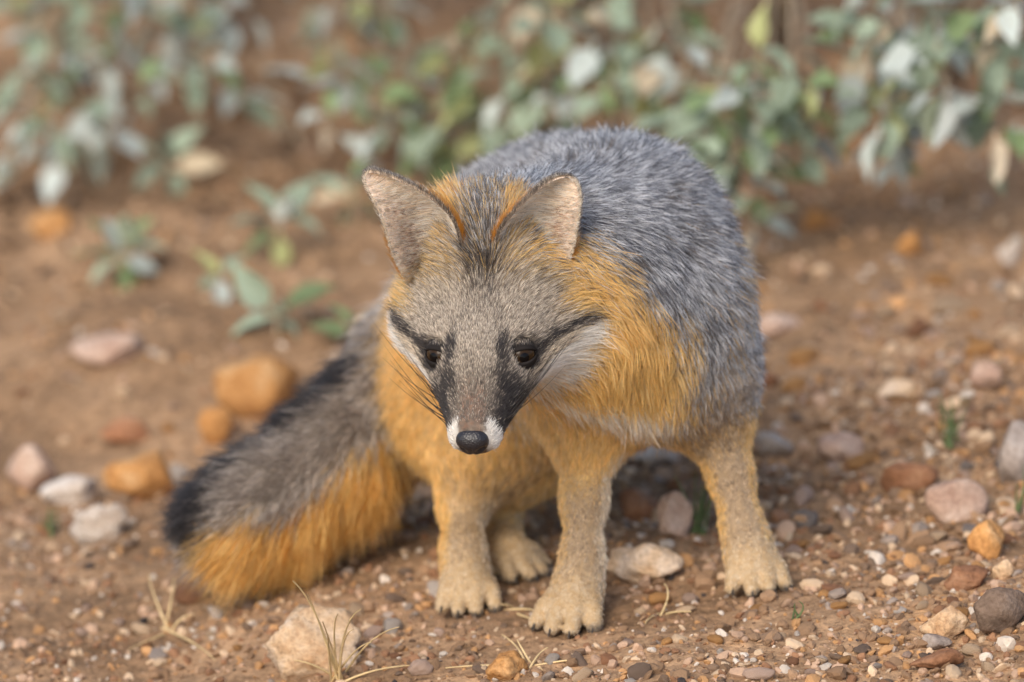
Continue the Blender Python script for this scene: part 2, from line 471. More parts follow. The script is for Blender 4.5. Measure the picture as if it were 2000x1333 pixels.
def gravel():
    g = np.random.default_rng(33)
    pal = np.array([(.58, .49, .40), (.56, .40, .26), (.46, .30, .20), (.46, .25, .11), (.27, .14, .075), (.20, .13, .085), (.30, .235, .19), (.05, .04, .038), (.25, .15, .085), (.31, .19, .11)])
    pw = np.array([.055, .12, .12, .10, .12, .13, .03, .008, .17, .17]); pw = pw / pw.sum()
    Vs, Fs, Cs = [], [], []; off = 0
    templ = [rock_arrays(1, (1, .85, .65), 900 + i, 8, .05, .3) for i in range(10)]
    templ2 = [rock_arrays(2, (1, .85, .65), 950 + i, 10, .08, .2) for i in range(10)]
    n = 36000
    X = np.where(g.random(n * 3) < .85, g.uniform(-.45, .45, n * 3), g.uniform(-.9, .9, n * 3)); Y = np.where(g.random(n * 3) < .66, g.uniform(-.30, .45, n * 3), g.uniform(.3, 1.7, n * 3))
    dn = .45 + .5 * smooth(-.25, .3, X) + .6 * vnoise(X * 9, Y * 9, 14)
    ok = g.random(n * 3) < dn
    X, Y = X[ok][:n], Y[ok][:n]
    R = np.clip(g.gamma(1.5, .00075, len(X)) + .0006, .0006, .004)
    big = (g.random(len(X)) < .050) & (X > -.35)
    R[big] = g.uniform(.003, .0075, big.sum()) * np.where(X[big] > .05, 1.0, .72)
    Z = ground_z(X, Y)
    ki = g.choice(len(pal), len(X), p=pw)
    feet = np.array([q_[0][:2] for q_ in FOX_FEET])
    for x, y, z, r, c in zip(X, Y, Z, R, ki):
        if r > .0022 and np.min(np.sum((feet - (x, y)) ** 2, 1)) < .03 ** 2: continue
        V, F = (templ2 if r > .0022 else templ)[g.integers(10)]
        a = g.uniform(0, 6.28); ca_, sa_ = math.cos(a), math.sin(a)
        M = np.array(((ca_, -sa_, 0), (sa_, ca_, 0), (g.normal() * .3, g.normal() * .3, 1)))
        Vs.append((V * (r * np.array((1, 1, g.uniform(.7, 1.3))))) @ M.T + (x, y, z + r * .2))
        Fs.append(F + off); off += len(V)
        Cs.append(np.tile(pal[c] * g.uniform(.75, 1.2), (len(V), 1)))
    V = np.concatenate(Vs); F = np.concatenate(Fs); C = np.clip(np.concatenate(Cs), 0, 1)
    me = mesh_np('gravel', V, F)
    ca = me.color_attributes.new('grain_color', 'FLOAT_COLOR', 'POINT')
    ca.data.foreach_set('color', np.concatenate([C, np.ones((len(C), 1))], 1).astype(np.float32).ravel())
    me.polygons.foreach_set('use_smooth', [False] * len(me.polygons))
    me.materials.append(mat_attr('gravel_grain', 'grain_color', .9, 600))
    o = link(bpy.data.objects.new('gravel', me))
    tag(o, 'fine mixed gravel scattered over the brown soil', 'gravel', kind='stuff')
gravel()
# ------------------------------------------------------------------ plants
M_LEAF = [
 mat_leaf('leaf_sage', (.22, .29, .20), (.34, .40, .30), (.40, .44, .36)),
 mat_leaf('leaf_green', (.15, .22, .095), (.24, .31, .15), (.33, .38, .27)),
 mat_leaf('leaf_silver', (.40, .46, .42), (.54, .58, .55), (.56, .60, .56)),
 mat_leaf('leaf_yellow', (.30, .33, .12), (.42, .42, .20), (.42, .42, .26)),
 mat_leaf('leaf_dry', (.46, .37, .24), (.60, .50, .36), (.58, .49, .37)),
]
M_STEM = mat_plain('stem_bark', (.36, .28, .19), .8, .2)
M_STRAW = mat_plain('straw', (.62, .46, .24), .7, .3)
M_SPROUT = mat_leaf('sprout', (.11, .16, .06), (.18, .24, .10), (.17, .22, .10))

def leaf_mesh(seed, wide, fold, curl):
    n, m = 11, 6
    V = []; F = []
    r = random.Random(seed)
    for i in range(n + 1):
        t = i / n
        if t < .18: w = .035 + .02 * t
        else:
            x = (t - .18) / .82
            w = wide * (math.sin(math.pi * min(1, x ** .72)) ** .9 * (1 - .12 * x) + .01)
        for j in range(m + 1):
            u_ = 2 * j / m - 1
            wav = .03 * math.sin(9 * t + 2 * seed + 2 * u_) * abs(u_)
            x_ = u_ * w
            z_ = fold * abs(u_) * w * 1.2 - curl * t * t + wav - (.012 if j == m // 2 else 0)
            V.append((x_, t, z_))
    for i in range(n):
        for j in range(m):
            a = i * (m + 1) + j; F.append((a, a + 1, a + m + 2, a + m + 1))
    return V, F
LEAF = []
for mi, mt in enumerate(M_LEAF):
    row = []
    for v in range(4):
        V, F = leaf_mesh(v + mi * 5, (.24, .30, .20, .27)[v], (.35, .2, .5, .3)[v], (.25, .1, .4, .2)[v])
        me = bpy.data.meshes.new('leaf'); me.from_pydata(V, [], F); me.polygons.foreach_set('use_smooth', [True] * len(F)); me.materials.append(mt); me.update()
        row.append(me)
    LEAF.append(row)

lrg = random.Random(5)
def add_leaf(parent, origin, pos, direction, length, mats):
    me = LEAF[lrg.choices(range(5), mats)[0]][lrg.randrange(4)]
    o = bpy.data.objects.new('leaf', me)
    d = Vector(direction).normalized()
    up = Vector((lrg.gauss(0, .5), lrg.gauss(-.35, .5), 1)).normalized()
    x = d.cross(up).normalized(); z = x.cross(d)
    M = Matrix((x, d, z)).transposed().to_4x4()
    o.rotation_euler = M.to_euler()
    o.scale = (length, length, length)
    o.location = Vector(pos) - Vector(origin)
    return link(o, parent)

def stem_tube(parent, origin, pts, r0, r1, mat=None, name='stem'):
    V, F = tube_(np.array(pts), r0, r1)
    return mesh_obj(name, np.array(V) - np.array(origin), F, mat or M_STEM, parent)
def tube_(pts, r0, r1, nr=6):
    V = []; F = []; n = len(pts)
    for j in range(n):
        d = norm(pts[min(j + 1, n - 1)] - pts[max(j - 1, 0)])
        s1 = norm(np.cross(d, (.31, .2, .93))); s2 = np.cross(d, s1)
        rr = r0 + (r1 - r0) * j / (n - 1)
        for i in range(nr):
            a = 2 * math.pi * i / nr
            V.append(pts[j] + rr * (s1 * math.cos(a) + s2 * math.sin(a)))
    for j in range(n - 1):
        for i in range(nr):
            a = j * nr + i; b = j * nr + (i + 1) % nr
            F.append((a, b, b + nr, a + nr))
    return V, F
def bez(a, b, c, n=9):
    t = np.linspace(0, 1, n)[:, None]
    return (1 - t) ** 2 * a + 2 * t * (1 - t) * b + t * t * c

def over_ground(px, py, h):
    """point on the line of sight that stands h above the ground"""
    q0 = None
    for d in np.arange(-0.6, 4.0, .01):
        q = P(px, py, d)
        if q[2] - ground_z(q[0], q[1]) <= h: return q
    return P(px, py, 1.2)

SAGE = [6, 1.6, 3.4, 1.0, .6]; YEL = [5, 2, 2.2, 2.4, .9]; GREEN = [4.5, 3, 2.4, 1.2, .4]; SILV = [5, 1.0, 5.5, .7, .6]
def shrub(name, label, base, sprigs, mats, leaf=.026, group=None, stemr=.0022):
    """sprigs: (px, py, height over ground, spread, leaves)"""
    bq = G(*base) if len(base) == 2 else np.array(base)
    root = empty(name, bq)
    tag(root, label, 'shrub' if 'shrub' in name or 'bush' in name else 'plant', group)
    for (px, py, h, spread, nl) in sprigs:
        tip = over_ground(px, py, h)
        mid = bq * .5 + tip * .5; mid[2] = max(bq[2], tip[2]) + .04 + .25 * np.linalg.norm((tip - bq)[:2]) * .5
        pts = bez(bq, mid, tip, 12)
        stem_tube(root, bq, pts, stemr, stemr * .4)
        s = (DIST + depth_of(tip)) / DIST / S
        for i in range(nl):
            t = 1 - (lrg.random() ** 1.5) * min(.8, spread * s * 1.7 / max(np.linalg.norm(tip - bq), .02))
            q = pts[min(int(t * 11), 11)] * (1 - (t * 11 % 1)) + pts[min(int(t * 11) + 1, 11)] * (t * 11 % 1)
            off = np.array((lrg.gauss(0, .33), lrg.gauss(0, .40), lrg.gauss(0, .26))) * spread * s
            out = norm(off + 1e-6)
            p = q + off * .75
            # short side twig carrying the leaf
            d = Vector(out) + Vector((lrg.gauss(0, .45), lrg.gauss(-.15, .45), lrg.gauss(-.25, .5)))
            gz_ = float(ground_z(p[0], p[1]))
            if p[2] < gz_ + .006: p[2] = gz_ + .006; d.z = abs(d.z)
            if np.linalg.norm(off) > .018 and i % 2 == 0:
                stem_tube(root, bq, np.array([q, q + off * .4 + np.array((0, 0, .003)), p]), stemr * .4, stemr * .22)
            add_leaf(root, bq, p, d, leaf * 1.14 * lrg.uniform(.7, 1.25), mats)
    shade_crown(root, bq, mats)  # unseen overhead leaves, added for the shade they cast
    return root

def shade_crown(root, bq, mats, n=420):
    """unseen upper foliage, one mass added overhead to shade the ground below"""
    g = np.random.default_rng(int(abs(bq[0]) * 1000) + 3)
    LV = [np.array(leaf_mesh(v, .26, .3, .2)[0]) for v in range(4)]; LF = np.array(leaf_mesh(0, .26, .3, .2)[1])
    Vs, Fs, mi = [], [], []; off = 0
    for i in range(n):
        u_ = norm(g.normal(size=3)); rr = g.uniform(.55, 1) ** .5
        c = np.array((u_[0] * .22, -.10 + u_[1] * .26, .50 + u_[2] * .15)) * np.array((rr, rr, 1))
        if c[2] < .33 - .20 * max(0, -c[1]): continue
        d = norm(u_ + g.normal(size=3) * .7); x = norm(np.cross(d, g.normal(size=3))); z = np.cross(x, d)
        L = .030 * g.uniform(.8, 1.4)
        Vs.append((LV[g.integers(4)] * L) @ np.stack([x, d, z]) + c); Fs.append(LF + off); off += len(LV[0])
        k = lrg.choices(range(5), mats)[0]; mi += [k] * len(LF)
    V = np.concatenate(Vs); F = np.concatenate(Fs)
    for i in range(6):
        a = i * 1.05; tp = bq + np.array((.16 * math.cos(a), -.10 + .18 * math.sin(a), .50))
        stem_tube(root, bq, bez(bq, bq + np.array((.05 * math.cos(a), .05 * math.sin(a), .28)), tp, 8), .0042, .0015)
    me = mesh_np('shade_crown', V, F); me.polygons.foreach_set('use_smooth', [True] * len(me.polygons))
    for m in M_LEAF: me.materials.append(m)
    me.polygons.foreach_set('material_index', np.array(mi[:len(me.polygons)], np.int32))
    o = link(bpy.data.objects.new('shade_crown', me), root); o['kind'] = 'stuff'

def beyond(px, D, dz=0.0):
    q = P(px, 300, D); return np.array((q[0], q[1], float(ground_z(q[0], q[1])) + dz))
shrub('leafy_shrub', 'sage-leaved shrub with drooping leaves hanging over the tan orange stone', beyond(120, 1.45),
      [(60, 60, .10, 90, 12), (110, 150, .09, 80, 12), (60, 230, .07, 80, 14), (110, 290, .05, 70, 12), (200, 180, .08, 80, 10), (250, 60, .11, 90, 10), (190, 30, .13, 90, 8), (40, -60, .16, 120, 14), (230, -80, .18, 120, 14), (210, 250, .06, 50, 6), (30, 330, .03, 60, 6)], SAGE, .027)
shrub('leafy_shrub', 'bluish sage shrub behind the bare pale twig, above the orange boulder', beyond(400, 1.55),
      [(320, 110, .10, 90, 11), (260, 190, .07, 70, 9), (390, 130, .09, 70, 8), (370, 30, .12, 90, 10), (450, 60, .11, 80, 6), (470, 210, .05, 60, 5), (330, -80, .17, 120, 12), (500, -70, .18, 120, 10)], SILV, .026)
shrub('leafy_shrub', 'yellowish leafy shrub with pale dry stalks above the fox ear', beyond(700, 1.5),
      [(640, 60, .11, 80, 10), (650, 170, .08, 80, 12), (720, 210, .07, 70, 10), (760, 60, .12, 80, 9), (800, 180, .07, 60, 9), (770, 260, .05, 70, 9), (690, -70, .17, 120, 12), (840, 280, .04, 70, 9), (640, 250, .05, 50, 5)], YEL, .026)
shrub('leafy_shrub', 'dense leafy shrub rising right behind the gray back of the fox', beyond(1150, 1.4),
      [(960, 60, .12, 90, 11), (1010, 160, .09, 90, 14), (970, 260, .06, 80, 14), (1080, 90, .12, 90, 13), (1110, 190, .08, 90, 14), (900, 240, .06, 80, 10), (1180, 60, .13, 90, 10), (1200, 160, .10, 90, 13), (1050, 280, .05, 80, 10), (1280, 110, .11, 80, 11), (1320, 60, .13, 80, 8), (1240, 220, .07, 80, 11), (900, 120, .10, 80, 8), (1000, -80, .18, 130, 14), (1200, -80, .18, 130, 14), (1350, 150, .10, 70, 8), (900, 330, .03, 60, 8)], YEL, .028)
shrub('leafy_shrub', 'spreading shrub whose green sprays hang down beside the fox flank', beyond(1520, 1.25),
      [(1400, 250, .10, 80, 13), (1430, 320, .08, 70, 12), (1400, 180, .12, 70, 8), (1480, 200, .12, 80, 11), (1550, 180, .12, 70, 11), (1500, 260, .10, 70, 10), (1590, 240, .09, 70, 9), (1440, 390, .05, 60, 8), (1470, 460, .03, 50, 5), (1560, 310, .07, 60, 7), (1340, 270, .08, 70, 8), (1380, 330, .06, 60, 7)], GREEN, .028)
shrub('leafy_shrub', 'silvery sage shrub hanging over the rubble slope', beyond(1830, 1.15),
      [(1700, 130, .13, 80, 12), (1730, 230, .10, 70, 13), (1700, 190, .11, 60, 9), (1770, 300, .07, 60, 9), (1720, 310, .07, 60, 7), (1760, 60, .16, 90, 11), (1830, 100, .15, 90, 12), (1850, 200, .12, 60, 9), (1900, 60, .16, 90, 13), (1950, 120, .14, 90, 13), (1930, 210, .11, 70, 10), (1970, 260, .09, 60, 7), (1990, 20, .18, 90, 12), (1700, 20, .17, 90, 9), (1800, -90, .22, 130, 14), (1960, -90, .22, 130, 14), (2060, 120, .14, 90, 12)], SILV, .028)
# seedlings on the slope
def seedling(label, px, py, leaves, mats, leaf, h=.02):
    q = G(px, py); root = empty('seedling', q); tag(root, label, 'plant')
    top = q + np.array((0, 0, h)); stem_tube(root, q, bez(q, q + np.array((.002, 0, h * .6)), top, 6), .0016, .0009)
    for (dx, dz, L) in leaves:
        add_leaf(root, q, top - np.array((0, 0, h * .4 * lrg.random())), (dx, lrg.uniform(-.5, .1), dz), leaf * L, mats)
seedling('broad-leaved green seedling on the bare slope by the tan orange stone', 240, 560, [(-1, .3, 1), (-.6, 1, 1), (.6, .9, 1), (1, .3, .9), (.2, 1, 1.1), (-1, -.5, .9), (.4, -.7, 1), (1, -.4, .8), (-.2, .6, .9), (.1, -.9, .9)], GREEN, .033, .03)
seedling('seedling with two large upright leaves spread in a V near the fox cheek', 540, 655, [(-.8, .9, 1.25), (1, .75, 1.3), (.1, .2, .6), (-1, -.15, 1.0), (.2, -.7, .9), (.8, -.5, .7)], [4, 3, 3, .5, 0], .035, .018)
seedling('small pale green plantlet below the silvery shrub on the far slope', 330, 380, [(-.9, .8, 1), (.7, .9, 1), (1, .2, 1.1), (-.1, 1, .8), (.3, -.8, 1), (-.6, -.3, .9)], SAGE, .034, .03)
seedling('grayish green plantlet on the slope beside the fox ear', 545, 505, [(-1, .3, 1.1), (-.5, .9, .9), (.6, .8, 1.1), (1, .1, 1), (.1, -.6, .9), (-.8, -.4, .9), (.3, 1, 1)], SAGE, .034, .03)
seedling('drooping leaf tuft touching the outer edge of the fox ear', 690, 440, [(-.8, .6, 1), (.6, .8, 1), (.2, 1, 1), (-.3, -.8, 1), (.6, -.5, .9), (-.9, -.1, .9)], SAGE, .032, .03)
seedling('low leafy tuft between the V-shaped seedling and the fox cheek', 690, 680, [(-.8, .3, 1), (.6, .6, .9), (-.3, .8, .9), (.2, -.6, .8), (.9, 0, .8)], GREEN, .029, .012)
seedling('dark green plantlet beside the V-shaped seedling', 430, 590, [(-.4, .8, .9), (.5, .7, .8), (.1, -.8, .9), (-.6, -.4, .7)], GREEN, .029, .02)

# thin green sprigs among the stones
def sprig(label, px, py, hpx, n):
    q = G(px, py); s = (DIST + depth_of(q)) / DIST / S
    root = empty('green_sprig', q); tag(root, label, 'plant')
    for i in range(n):
        L = hpx * s * lrg.uniform(.6, 1.1)
        tip = q + np.array((lrg.gauss(0, .22) * L, lrg.gauss(0, .2) * L, L))
        b = q + np.array((lrg.gauss(0, .0025), lrg.gauss(0, .0025), 0))
        V, F = tube_(bez(b, (b + tip) / 2 + np.array((lrg.gauss(0, .003), 0, L * .2)), tip, 6), .0009, .0002, 4)
        mesh_obj('blade', np.array(V) - q, F, M_SPROUT, root)
sprig('green sprig growing against the upright pinkish stone', 1362, 1045, 130, 9)
sprig('grayish green tuft on the rubble slope behind the fox', 1850, 872, 95, 12)
sprig('tiny green sprout beside the notched white stone', 98, 1045, 55, 8)
sprig('single green blade clump in front of the big grayish boulder', 1988, 1010, 100, 3)
sprig('tiny green shoot below the outstretched forepaw', 1558, 1210, 40, 3)

# dry straw
def straw_tuft(label, px, py, blades):
    q = G(px, py); root = empty('dry_grass', q); tag(root, label, 'dry grass')
    for (x, y, h) in blades:
        t = over_ground(x, y, h)
        mid = (q + t) / 2 + np.array((lrg.gauss(0, .003), 0, (.004 if h > .02 else .0012) + .2 * h))
        b = q + np.array((lrg.gauss(0, .004), lrg.gauss(0, .004), -.001))
        V, F = tube_(bez(b, mid, t, 8), .0009, .0003, 4)
        mesh_obj('blade', np.array(V) - q, F, M_STRAW, root)
straw_tuft('tuft of dry straw leaning on the pinkish quartz lump', 655, 1330, [(572, 1135, .078), (630, 1215, .058), (600, 1160, .072), (690, 1230, .05), (780, 1225, .045), (660, 1200, .06), (725, 1255, .035), (640, 1240, .048), (575, 1290, .02), (800, 1300, .010), (705, 1190, .06)])
straw_tuft('flat straw stalks lying between the forepaw and the hind paw', 1000, 1190, [(900, 1165, .004), (1050, 1195, .004), (960, 1182, .006), (1100, 1235, .003)])
straw_tuft('thin straw stalk standing behind the planted forepaw', 1298, 1203, [(1297, 1140, .018), (1260, 1220, .003), (1350, 1195, .003)])
straw_tuft('loose straw stalks on the gravel below the planted forepaw', 1035, 1300, [(870, 1305, .003), (1060, 1310, .004), (1010, 1250, .012), (1120, 1290, .004), (980, 1240, .008), (1070, 1265, .008)])
straw_tuft('sparse straw stalks lying on the gravel near the tail', 330, 1230, [(290, 1120, .02), (380, 1200, .012), (420, 1290, .004), (250, 1270, .004), (340, 1130, .016)])
# bare pale twigs in the background
def twig(label, a, b, ha, hb, r):
    p0, p1 = over_ground(*a, ha), over_ground(*b, hb)
    o = empty('dry_twig', p0); tag(o, label, 'twig')
    mid = (p0 + p1) / 2 + np.array((.012, 0, -.006))
    stem_tube(o, p0, bez(p0, mid, p1, 8), r, r * .5, M_STEM, 'stalk')
    q = bez(p0, mid, p1, 8)[4]
    stem_tube(o, p0, np.array([q, q + np.array((-.012, .0, .012)), q + np.array((-.02, 0, .03))]), r * .5, r * .25, M_STEM, 'side_shoot')
twig('bare pale twig leaning between two leafy shrubs', (585, 285), (495, 110), .004, .07, .0022)
twig('pale dry stalk hanging in the yellowish shrub', (835, 200), (785, 40), .03, .12, .0020)

def shade_flakes():  # dark leaf-shaped flakes, added to stand in for shade beneath the shrubs
    g = np.random.default_rng(77)
    n = 5200
    X = g.uniform(-.62, .62, n); Y = g.uniform(.72, 2.1, n)
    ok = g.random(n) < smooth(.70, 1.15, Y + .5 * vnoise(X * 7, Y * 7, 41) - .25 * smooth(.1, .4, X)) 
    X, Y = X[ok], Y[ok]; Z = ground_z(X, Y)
    pal = np.array([(.085, .050, .030), (.12, .072, .042), (.055, .036, .025), (.20, .135, .08), (.15, .085, .045)])  # dark browns carry the shade of the ground there
    Vs, Fs, Cs = [], [], []; off = 0
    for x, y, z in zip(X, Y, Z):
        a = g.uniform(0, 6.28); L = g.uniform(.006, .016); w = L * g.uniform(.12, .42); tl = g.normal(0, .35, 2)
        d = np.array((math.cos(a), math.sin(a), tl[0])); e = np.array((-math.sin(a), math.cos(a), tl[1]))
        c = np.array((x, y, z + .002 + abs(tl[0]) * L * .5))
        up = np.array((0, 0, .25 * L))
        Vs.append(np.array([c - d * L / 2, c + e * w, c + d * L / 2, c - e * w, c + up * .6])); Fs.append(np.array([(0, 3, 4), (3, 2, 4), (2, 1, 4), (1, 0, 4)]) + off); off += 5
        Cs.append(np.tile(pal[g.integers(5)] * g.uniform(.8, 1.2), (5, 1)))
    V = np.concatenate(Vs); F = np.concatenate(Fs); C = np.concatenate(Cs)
    me = mesh_np('shade_flakes', V, F)
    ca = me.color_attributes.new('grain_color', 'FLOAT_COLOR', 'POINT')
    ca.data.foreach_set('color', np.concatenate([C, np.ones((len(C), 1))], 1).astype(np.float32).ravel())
    me.materials.append(mat_attr('shade_flake', 'grain_color', .9, 0))
    tag(link(bpy.data.objects.new('shade_flakes', me)), 'dark dry flakes added in place of shade under the shrubs', 'leaf litter', kind='stuff')
shade_flakes()
# ------------------------------------------------------------------ the fox
# Head axes: r to the animal's left (seen on the right), f along the muzzle, d out of the forehead
HO = P(932, 655, 0.0)
def _rot(v, phi):
    r, u, d = v
    return (r * math.cos(phi) + d * math.sin(phi), u, -r * math.sin(phi) + d * math.cos(phi))
PHI = math.radians(9)
HT = math.radians(37)
def _hax(v):
    r, u, d = _rot(v, PHI)
    return norm(RW * r + UW * u + DW * d)
HR = _hax((1, 0, 0)); HF = _hax((0, -math.cos(HT), -math.sin(HT))); HD = _hax((0, math.sin(HT), -math.cos(HT)))
def H(r, f, d):
    return HO + HR * r + HF * f + HD * d
def to_head(p):
    q = np.asarray(p) - HO
    return np.stack([q @ HR, q @ HF, q @ HD], -1)

PRIMS = []
def cone(a, b, ra, rb, k, flow, fl, tg):
    PRIMS.append(dict(t='c', a=np.array(a), b=np.array(b), ra=ra, rb=rb, k=k, flow=norm(flow), fl=fl, tag=tg))
def ell(c, ax, rad, k, flow, fl, tg):
    PRIMS.append(dict(t='e', c=np.array(c), ax=np.array(ax), rad=np.array(rad), k=k, flow=norm(flow), fl=fl, tag=tg))
def sdf_prim(p, x):
    if p['t'] == 'c':
        ab = p['b'] - p['a']; L2 = ab @ ab
        t = np.clip(((x - p['a']) @ ab) / max(L2, 1e-12), 0, 1)
        return np.linalg.norm(x - p['a'] - t[..., None] * ab, axis=-1) - (p['ra'] + t * (p['rb'] - p['ra']))
    q = (x - p['c']) @ p['ax'].T
    k0 = np.linalg.norm(q / p['rad'], axis=-1); k1 = np.linalg.norm(q / p['rad'] ** 2, axis=-1)
    return k0 * (k0 - 1) / np.maximum(k1, 1e-9)
def chain(pts, k, fl, tg, flow=None):
    for (a, ra), (b, rb) in zip(pts[:-1], pts[1:]):
        cone(a, b, ra, rb, k, (np.array(b) - np.array(a)) if flow is None else flow, fl, tg)
HAX = np.stack([HR, HF, HD])

# torso: withers, shoulders, chest, back, hips
F_BACK = RUD(-.25, -.15, .95); F_SIDE = RUD(.45, -.6, .65); F_CHEST = RUD(.15, -.95, -.1)
chain([(P(1190, 445, .165), .043), (P(1105, 455, .25), .043), (P(1010, 500, .32), .042), (P(935, 600, .345), .034)], .05, .017, 'torso', F_BACK)
chain([(P(1232, 460, .15), .040), (P(1270, 565, .145), .034), (P(1287, 690, .14), .028)], .05, .017, 'torso', F_SIDE)
chain([(P(1165, 560, .15), .055), (P(1060, 600, .25), .054), (P(975, 640, .32), .046)], .05, .017, 'torso', F_SIDE)
chain([(P(1160, 615, .09), .045), (P(1235, 655, .105), .035)], .05, .022, 'chest', F_CHEST)
chain([(P(1250, 655, .13), .033), (P(1110, 715, .20), .034), (P(1010, 735, .27), .034)], .05, .018, 'belly', F_CHEST)
# neck
chain([(P(1180, 560, .12), .050), (P(1075, 545, .075), .042), (H(.012, -.055, -.040), .034)], .04, .024, 'neck', RUD(.6, -.7, .35))
chain([(H(0, -.060, -.034), .030), (P(942, 480, .050), .026)], .03, .011, 'nape', -HF + UW * .2)
chain([(P(942, 480, .050), .026), (P(1080, 505, .13), .036)], .03, .014, 'torso', F_BACK)
# skull
ell(H(0, -.046, -.034), HAX, (.035, .043, .030), .02, -HF, .010, 'head')
ell(H(0, -.004, -.020), HAX, (.026, .034, .021), .02, -HF, .008, 'head')
for s in (-1, 1):
    ell(H(s * .033 - .0015, -.035, -.032), HAX, (.020, .025, .022), .018, -HF * .80 + HR * s * .75 - HD * .1, .0145, 'cheek')
    ell(H(s * .0205, -.0125, -.0135), HAX, (.012, .012, .0085), .012, -HF + HR * s * .3, .006, 'head')       # brow
cone(H(0, .004, -.0235), H(0, .049, -.0265), .0185, .0118, .015, -HF, .0045, 'muzzle')
cone(H(0, -.005, -.016), H(0, .047, -.0225), .0105, .0085, .012, -HF, .0045, 'muzzle')
for s in (-1, 1):
    cone(H(s * .006, .050, -.029), H(s * .010, .018, -.030), .0082, .012, .008, -HF + HR * s * .25, .0045, 'muzzle')
for s in (-1, 1):
    cone(H(s * .0275, -.012, -.0320), H(s * .0090, .030, -.0290), .0130, .0088, .008, -HF + HR * s * .45, .006, 'head')      # below the eye
cone(H(0, -.020, -.050), H(0, .044, -.0385), .018, .0065, .010, -HF, .004, 'jaw')
# legs -----------------------------------------------------------------------------------------
FEET = {}
def paw(c, toe_dir, width, scale=1.0, tg='paw'):
    """c: ground point under the middle of the paw; returns toe tips"""
    up = np.array((0, 0, 1.0)); td = norm(np.array((toe_dir[0], toe_dir[1], 0.0))); sd = np.array((td[1], -td[0], 0))
    tips = []
    base = c + up * .0115 * scale - td * .016
    cone(base - td * .004, base + td * .008 + up * .001, .0115 * scale, .0115 * scale, .006, td - up * .6, .0035, tg)
    for i, o in enumerate((-1.5, -.5, .5, 1.5)):
        ln = (.019, .0265, .0265, .019)[i] * scale
        a = base + sd * o * width * .66 + td * .003 + up * .0035
        b = base + sd * o * width + td * ln - up * .0048
        m = (a + b) / 2 + up * .0042
        cone(a, m, .0048 * scale, .0050 * scale, .002, td - up * .5, .0022, tg)
        cone(m, b, .0050 * scale, .0048 * scale, .0004, td - up * .7, .0018, tg)
        tips.append((b + td * .005 * scale, norm(td + sd * o * .12 - up * .55)))
    return tips
def grd(px, py, lift=0.0):
    q = G(px, py); q[2] += lift; return q
CLAWS = []
# planted foreleg in the middle
g1 = grd(1102, 1243); d1 = depth_of(g1)
CLAWS += paw(g1 + RUD(.15, 0, .9) * .010, RUD(-.28, 0, -1), .0120, 1.05)
chain([(P(1172, 640, d1 + .05), .034), (P(1160, 750, d1 + .05), .026), (P(1146, 860, d1 + .038), .0160)], .03, .012, 'foreleg_a')
chain([(P(1146, 860, d1 + .038), .0160), (P(1141, 980, d1 + .030), .0112), (P(1138, 1090, d1 + .024), .0102), (P(1128, 1145, d1 + .024), .0104), (P(1116, 1188, d1 + .020), .0108)], .014, .0042, 'foreleg_a')
# the other foreleg, stepping out to the side
g2 = grd(1483, 1166); d2 = depth_of(g2)
CLAWS += paw(g2 + RUD(-.05, 0, .9) * .010, RUD(.12, 0, -1), .0108, .95)
chain([(P(1318, 640, d2 + .03), .028), (P(1360, 735, d2 + .03), .0225), (P(1400, 830, d2 + .034), .0148)], .035, .012, 'foreleg_b')
chain([(P(1400, 830, d2 + .034), .0148), (P(1427, 930, d2 + .030), .0112), (P(1450, 1030, d2 + .024), .0100), (P(1464, 1078, d2 + .024), .0100), (P(1474, 1108, d2 + .019), .0104)], .014, .0042, 'foreleg_b')
# hind leg on the left
g3 = grd(916, 1205); d3 = depth_of(g3)
CLAWS += paw(g3 + RUD(.0, 0, .9) * .008, RUD(-.1, 0, -1), .0108, .95)
chain([(P(915, 690, d3 + .13), .040), (P(915, 800, d3 + .10), .033), (P(925, 880, d3 + .055), .021)], .04, .013, 'hindleg_a')
chain([(P(925, 880, d3 + .055), .021), (P(904, 985, d3 + .060), .0122), (P(904, 1080, d3 + .030), .0105), (P(910, 1145, d3 + .020), .0106)], .016, .0045, 'hindleg_a')
# hind leg behind it
g4 = grd(1015, 1136); d4 = depth_of(g4)
CLAWS += paw(g4 + RUD(.3, 0, .6) * .008, RUD(.75, 0, -.7), .0105, .95)
chain([(P(1030, 690, d4 + .10), .044), (P(1040, 800, d4 + .06), .034), (P(1012, 880, d4 + .03), .021)], .04, .013, 'hindleg_b')
chain([(P(1012, 880, d4 + .03), .021), (P(968, 975, d4 + .055), .0120), (P(972, 1060, d4 + .040), .0110), (P(992, 1095, d4 + .018), .0112)], .016, .0045, 'hindleg_b')
# tail
TAIL = [(P(895, 620, .345), .022), (P(828, 690, .325), .0205), (P(745, 800, .30), .0205), (P(645, 900, .272), .0215), (P(545, 975, .25), .0205), (P(462, 1010, .235), .0150), (P(425, 1010, .230), .006)]
chain(TAIL, .02, .034, 'tail')

def body_sdf(x):
    d = np.full(x.shape[:-1], 1.0)
    for p in PRIMS:
        di = sdf_prim(p, x)
        h = np.maximum(p['k'] - np.abs(d - di), 0) / p['k']
        d = np.minimum(d, di) - h * h * p['k'] * .25
    return d
EYES = []
for s in (-1, 1):
    EYES.append(H(s * .0222, .0000, -.0184))

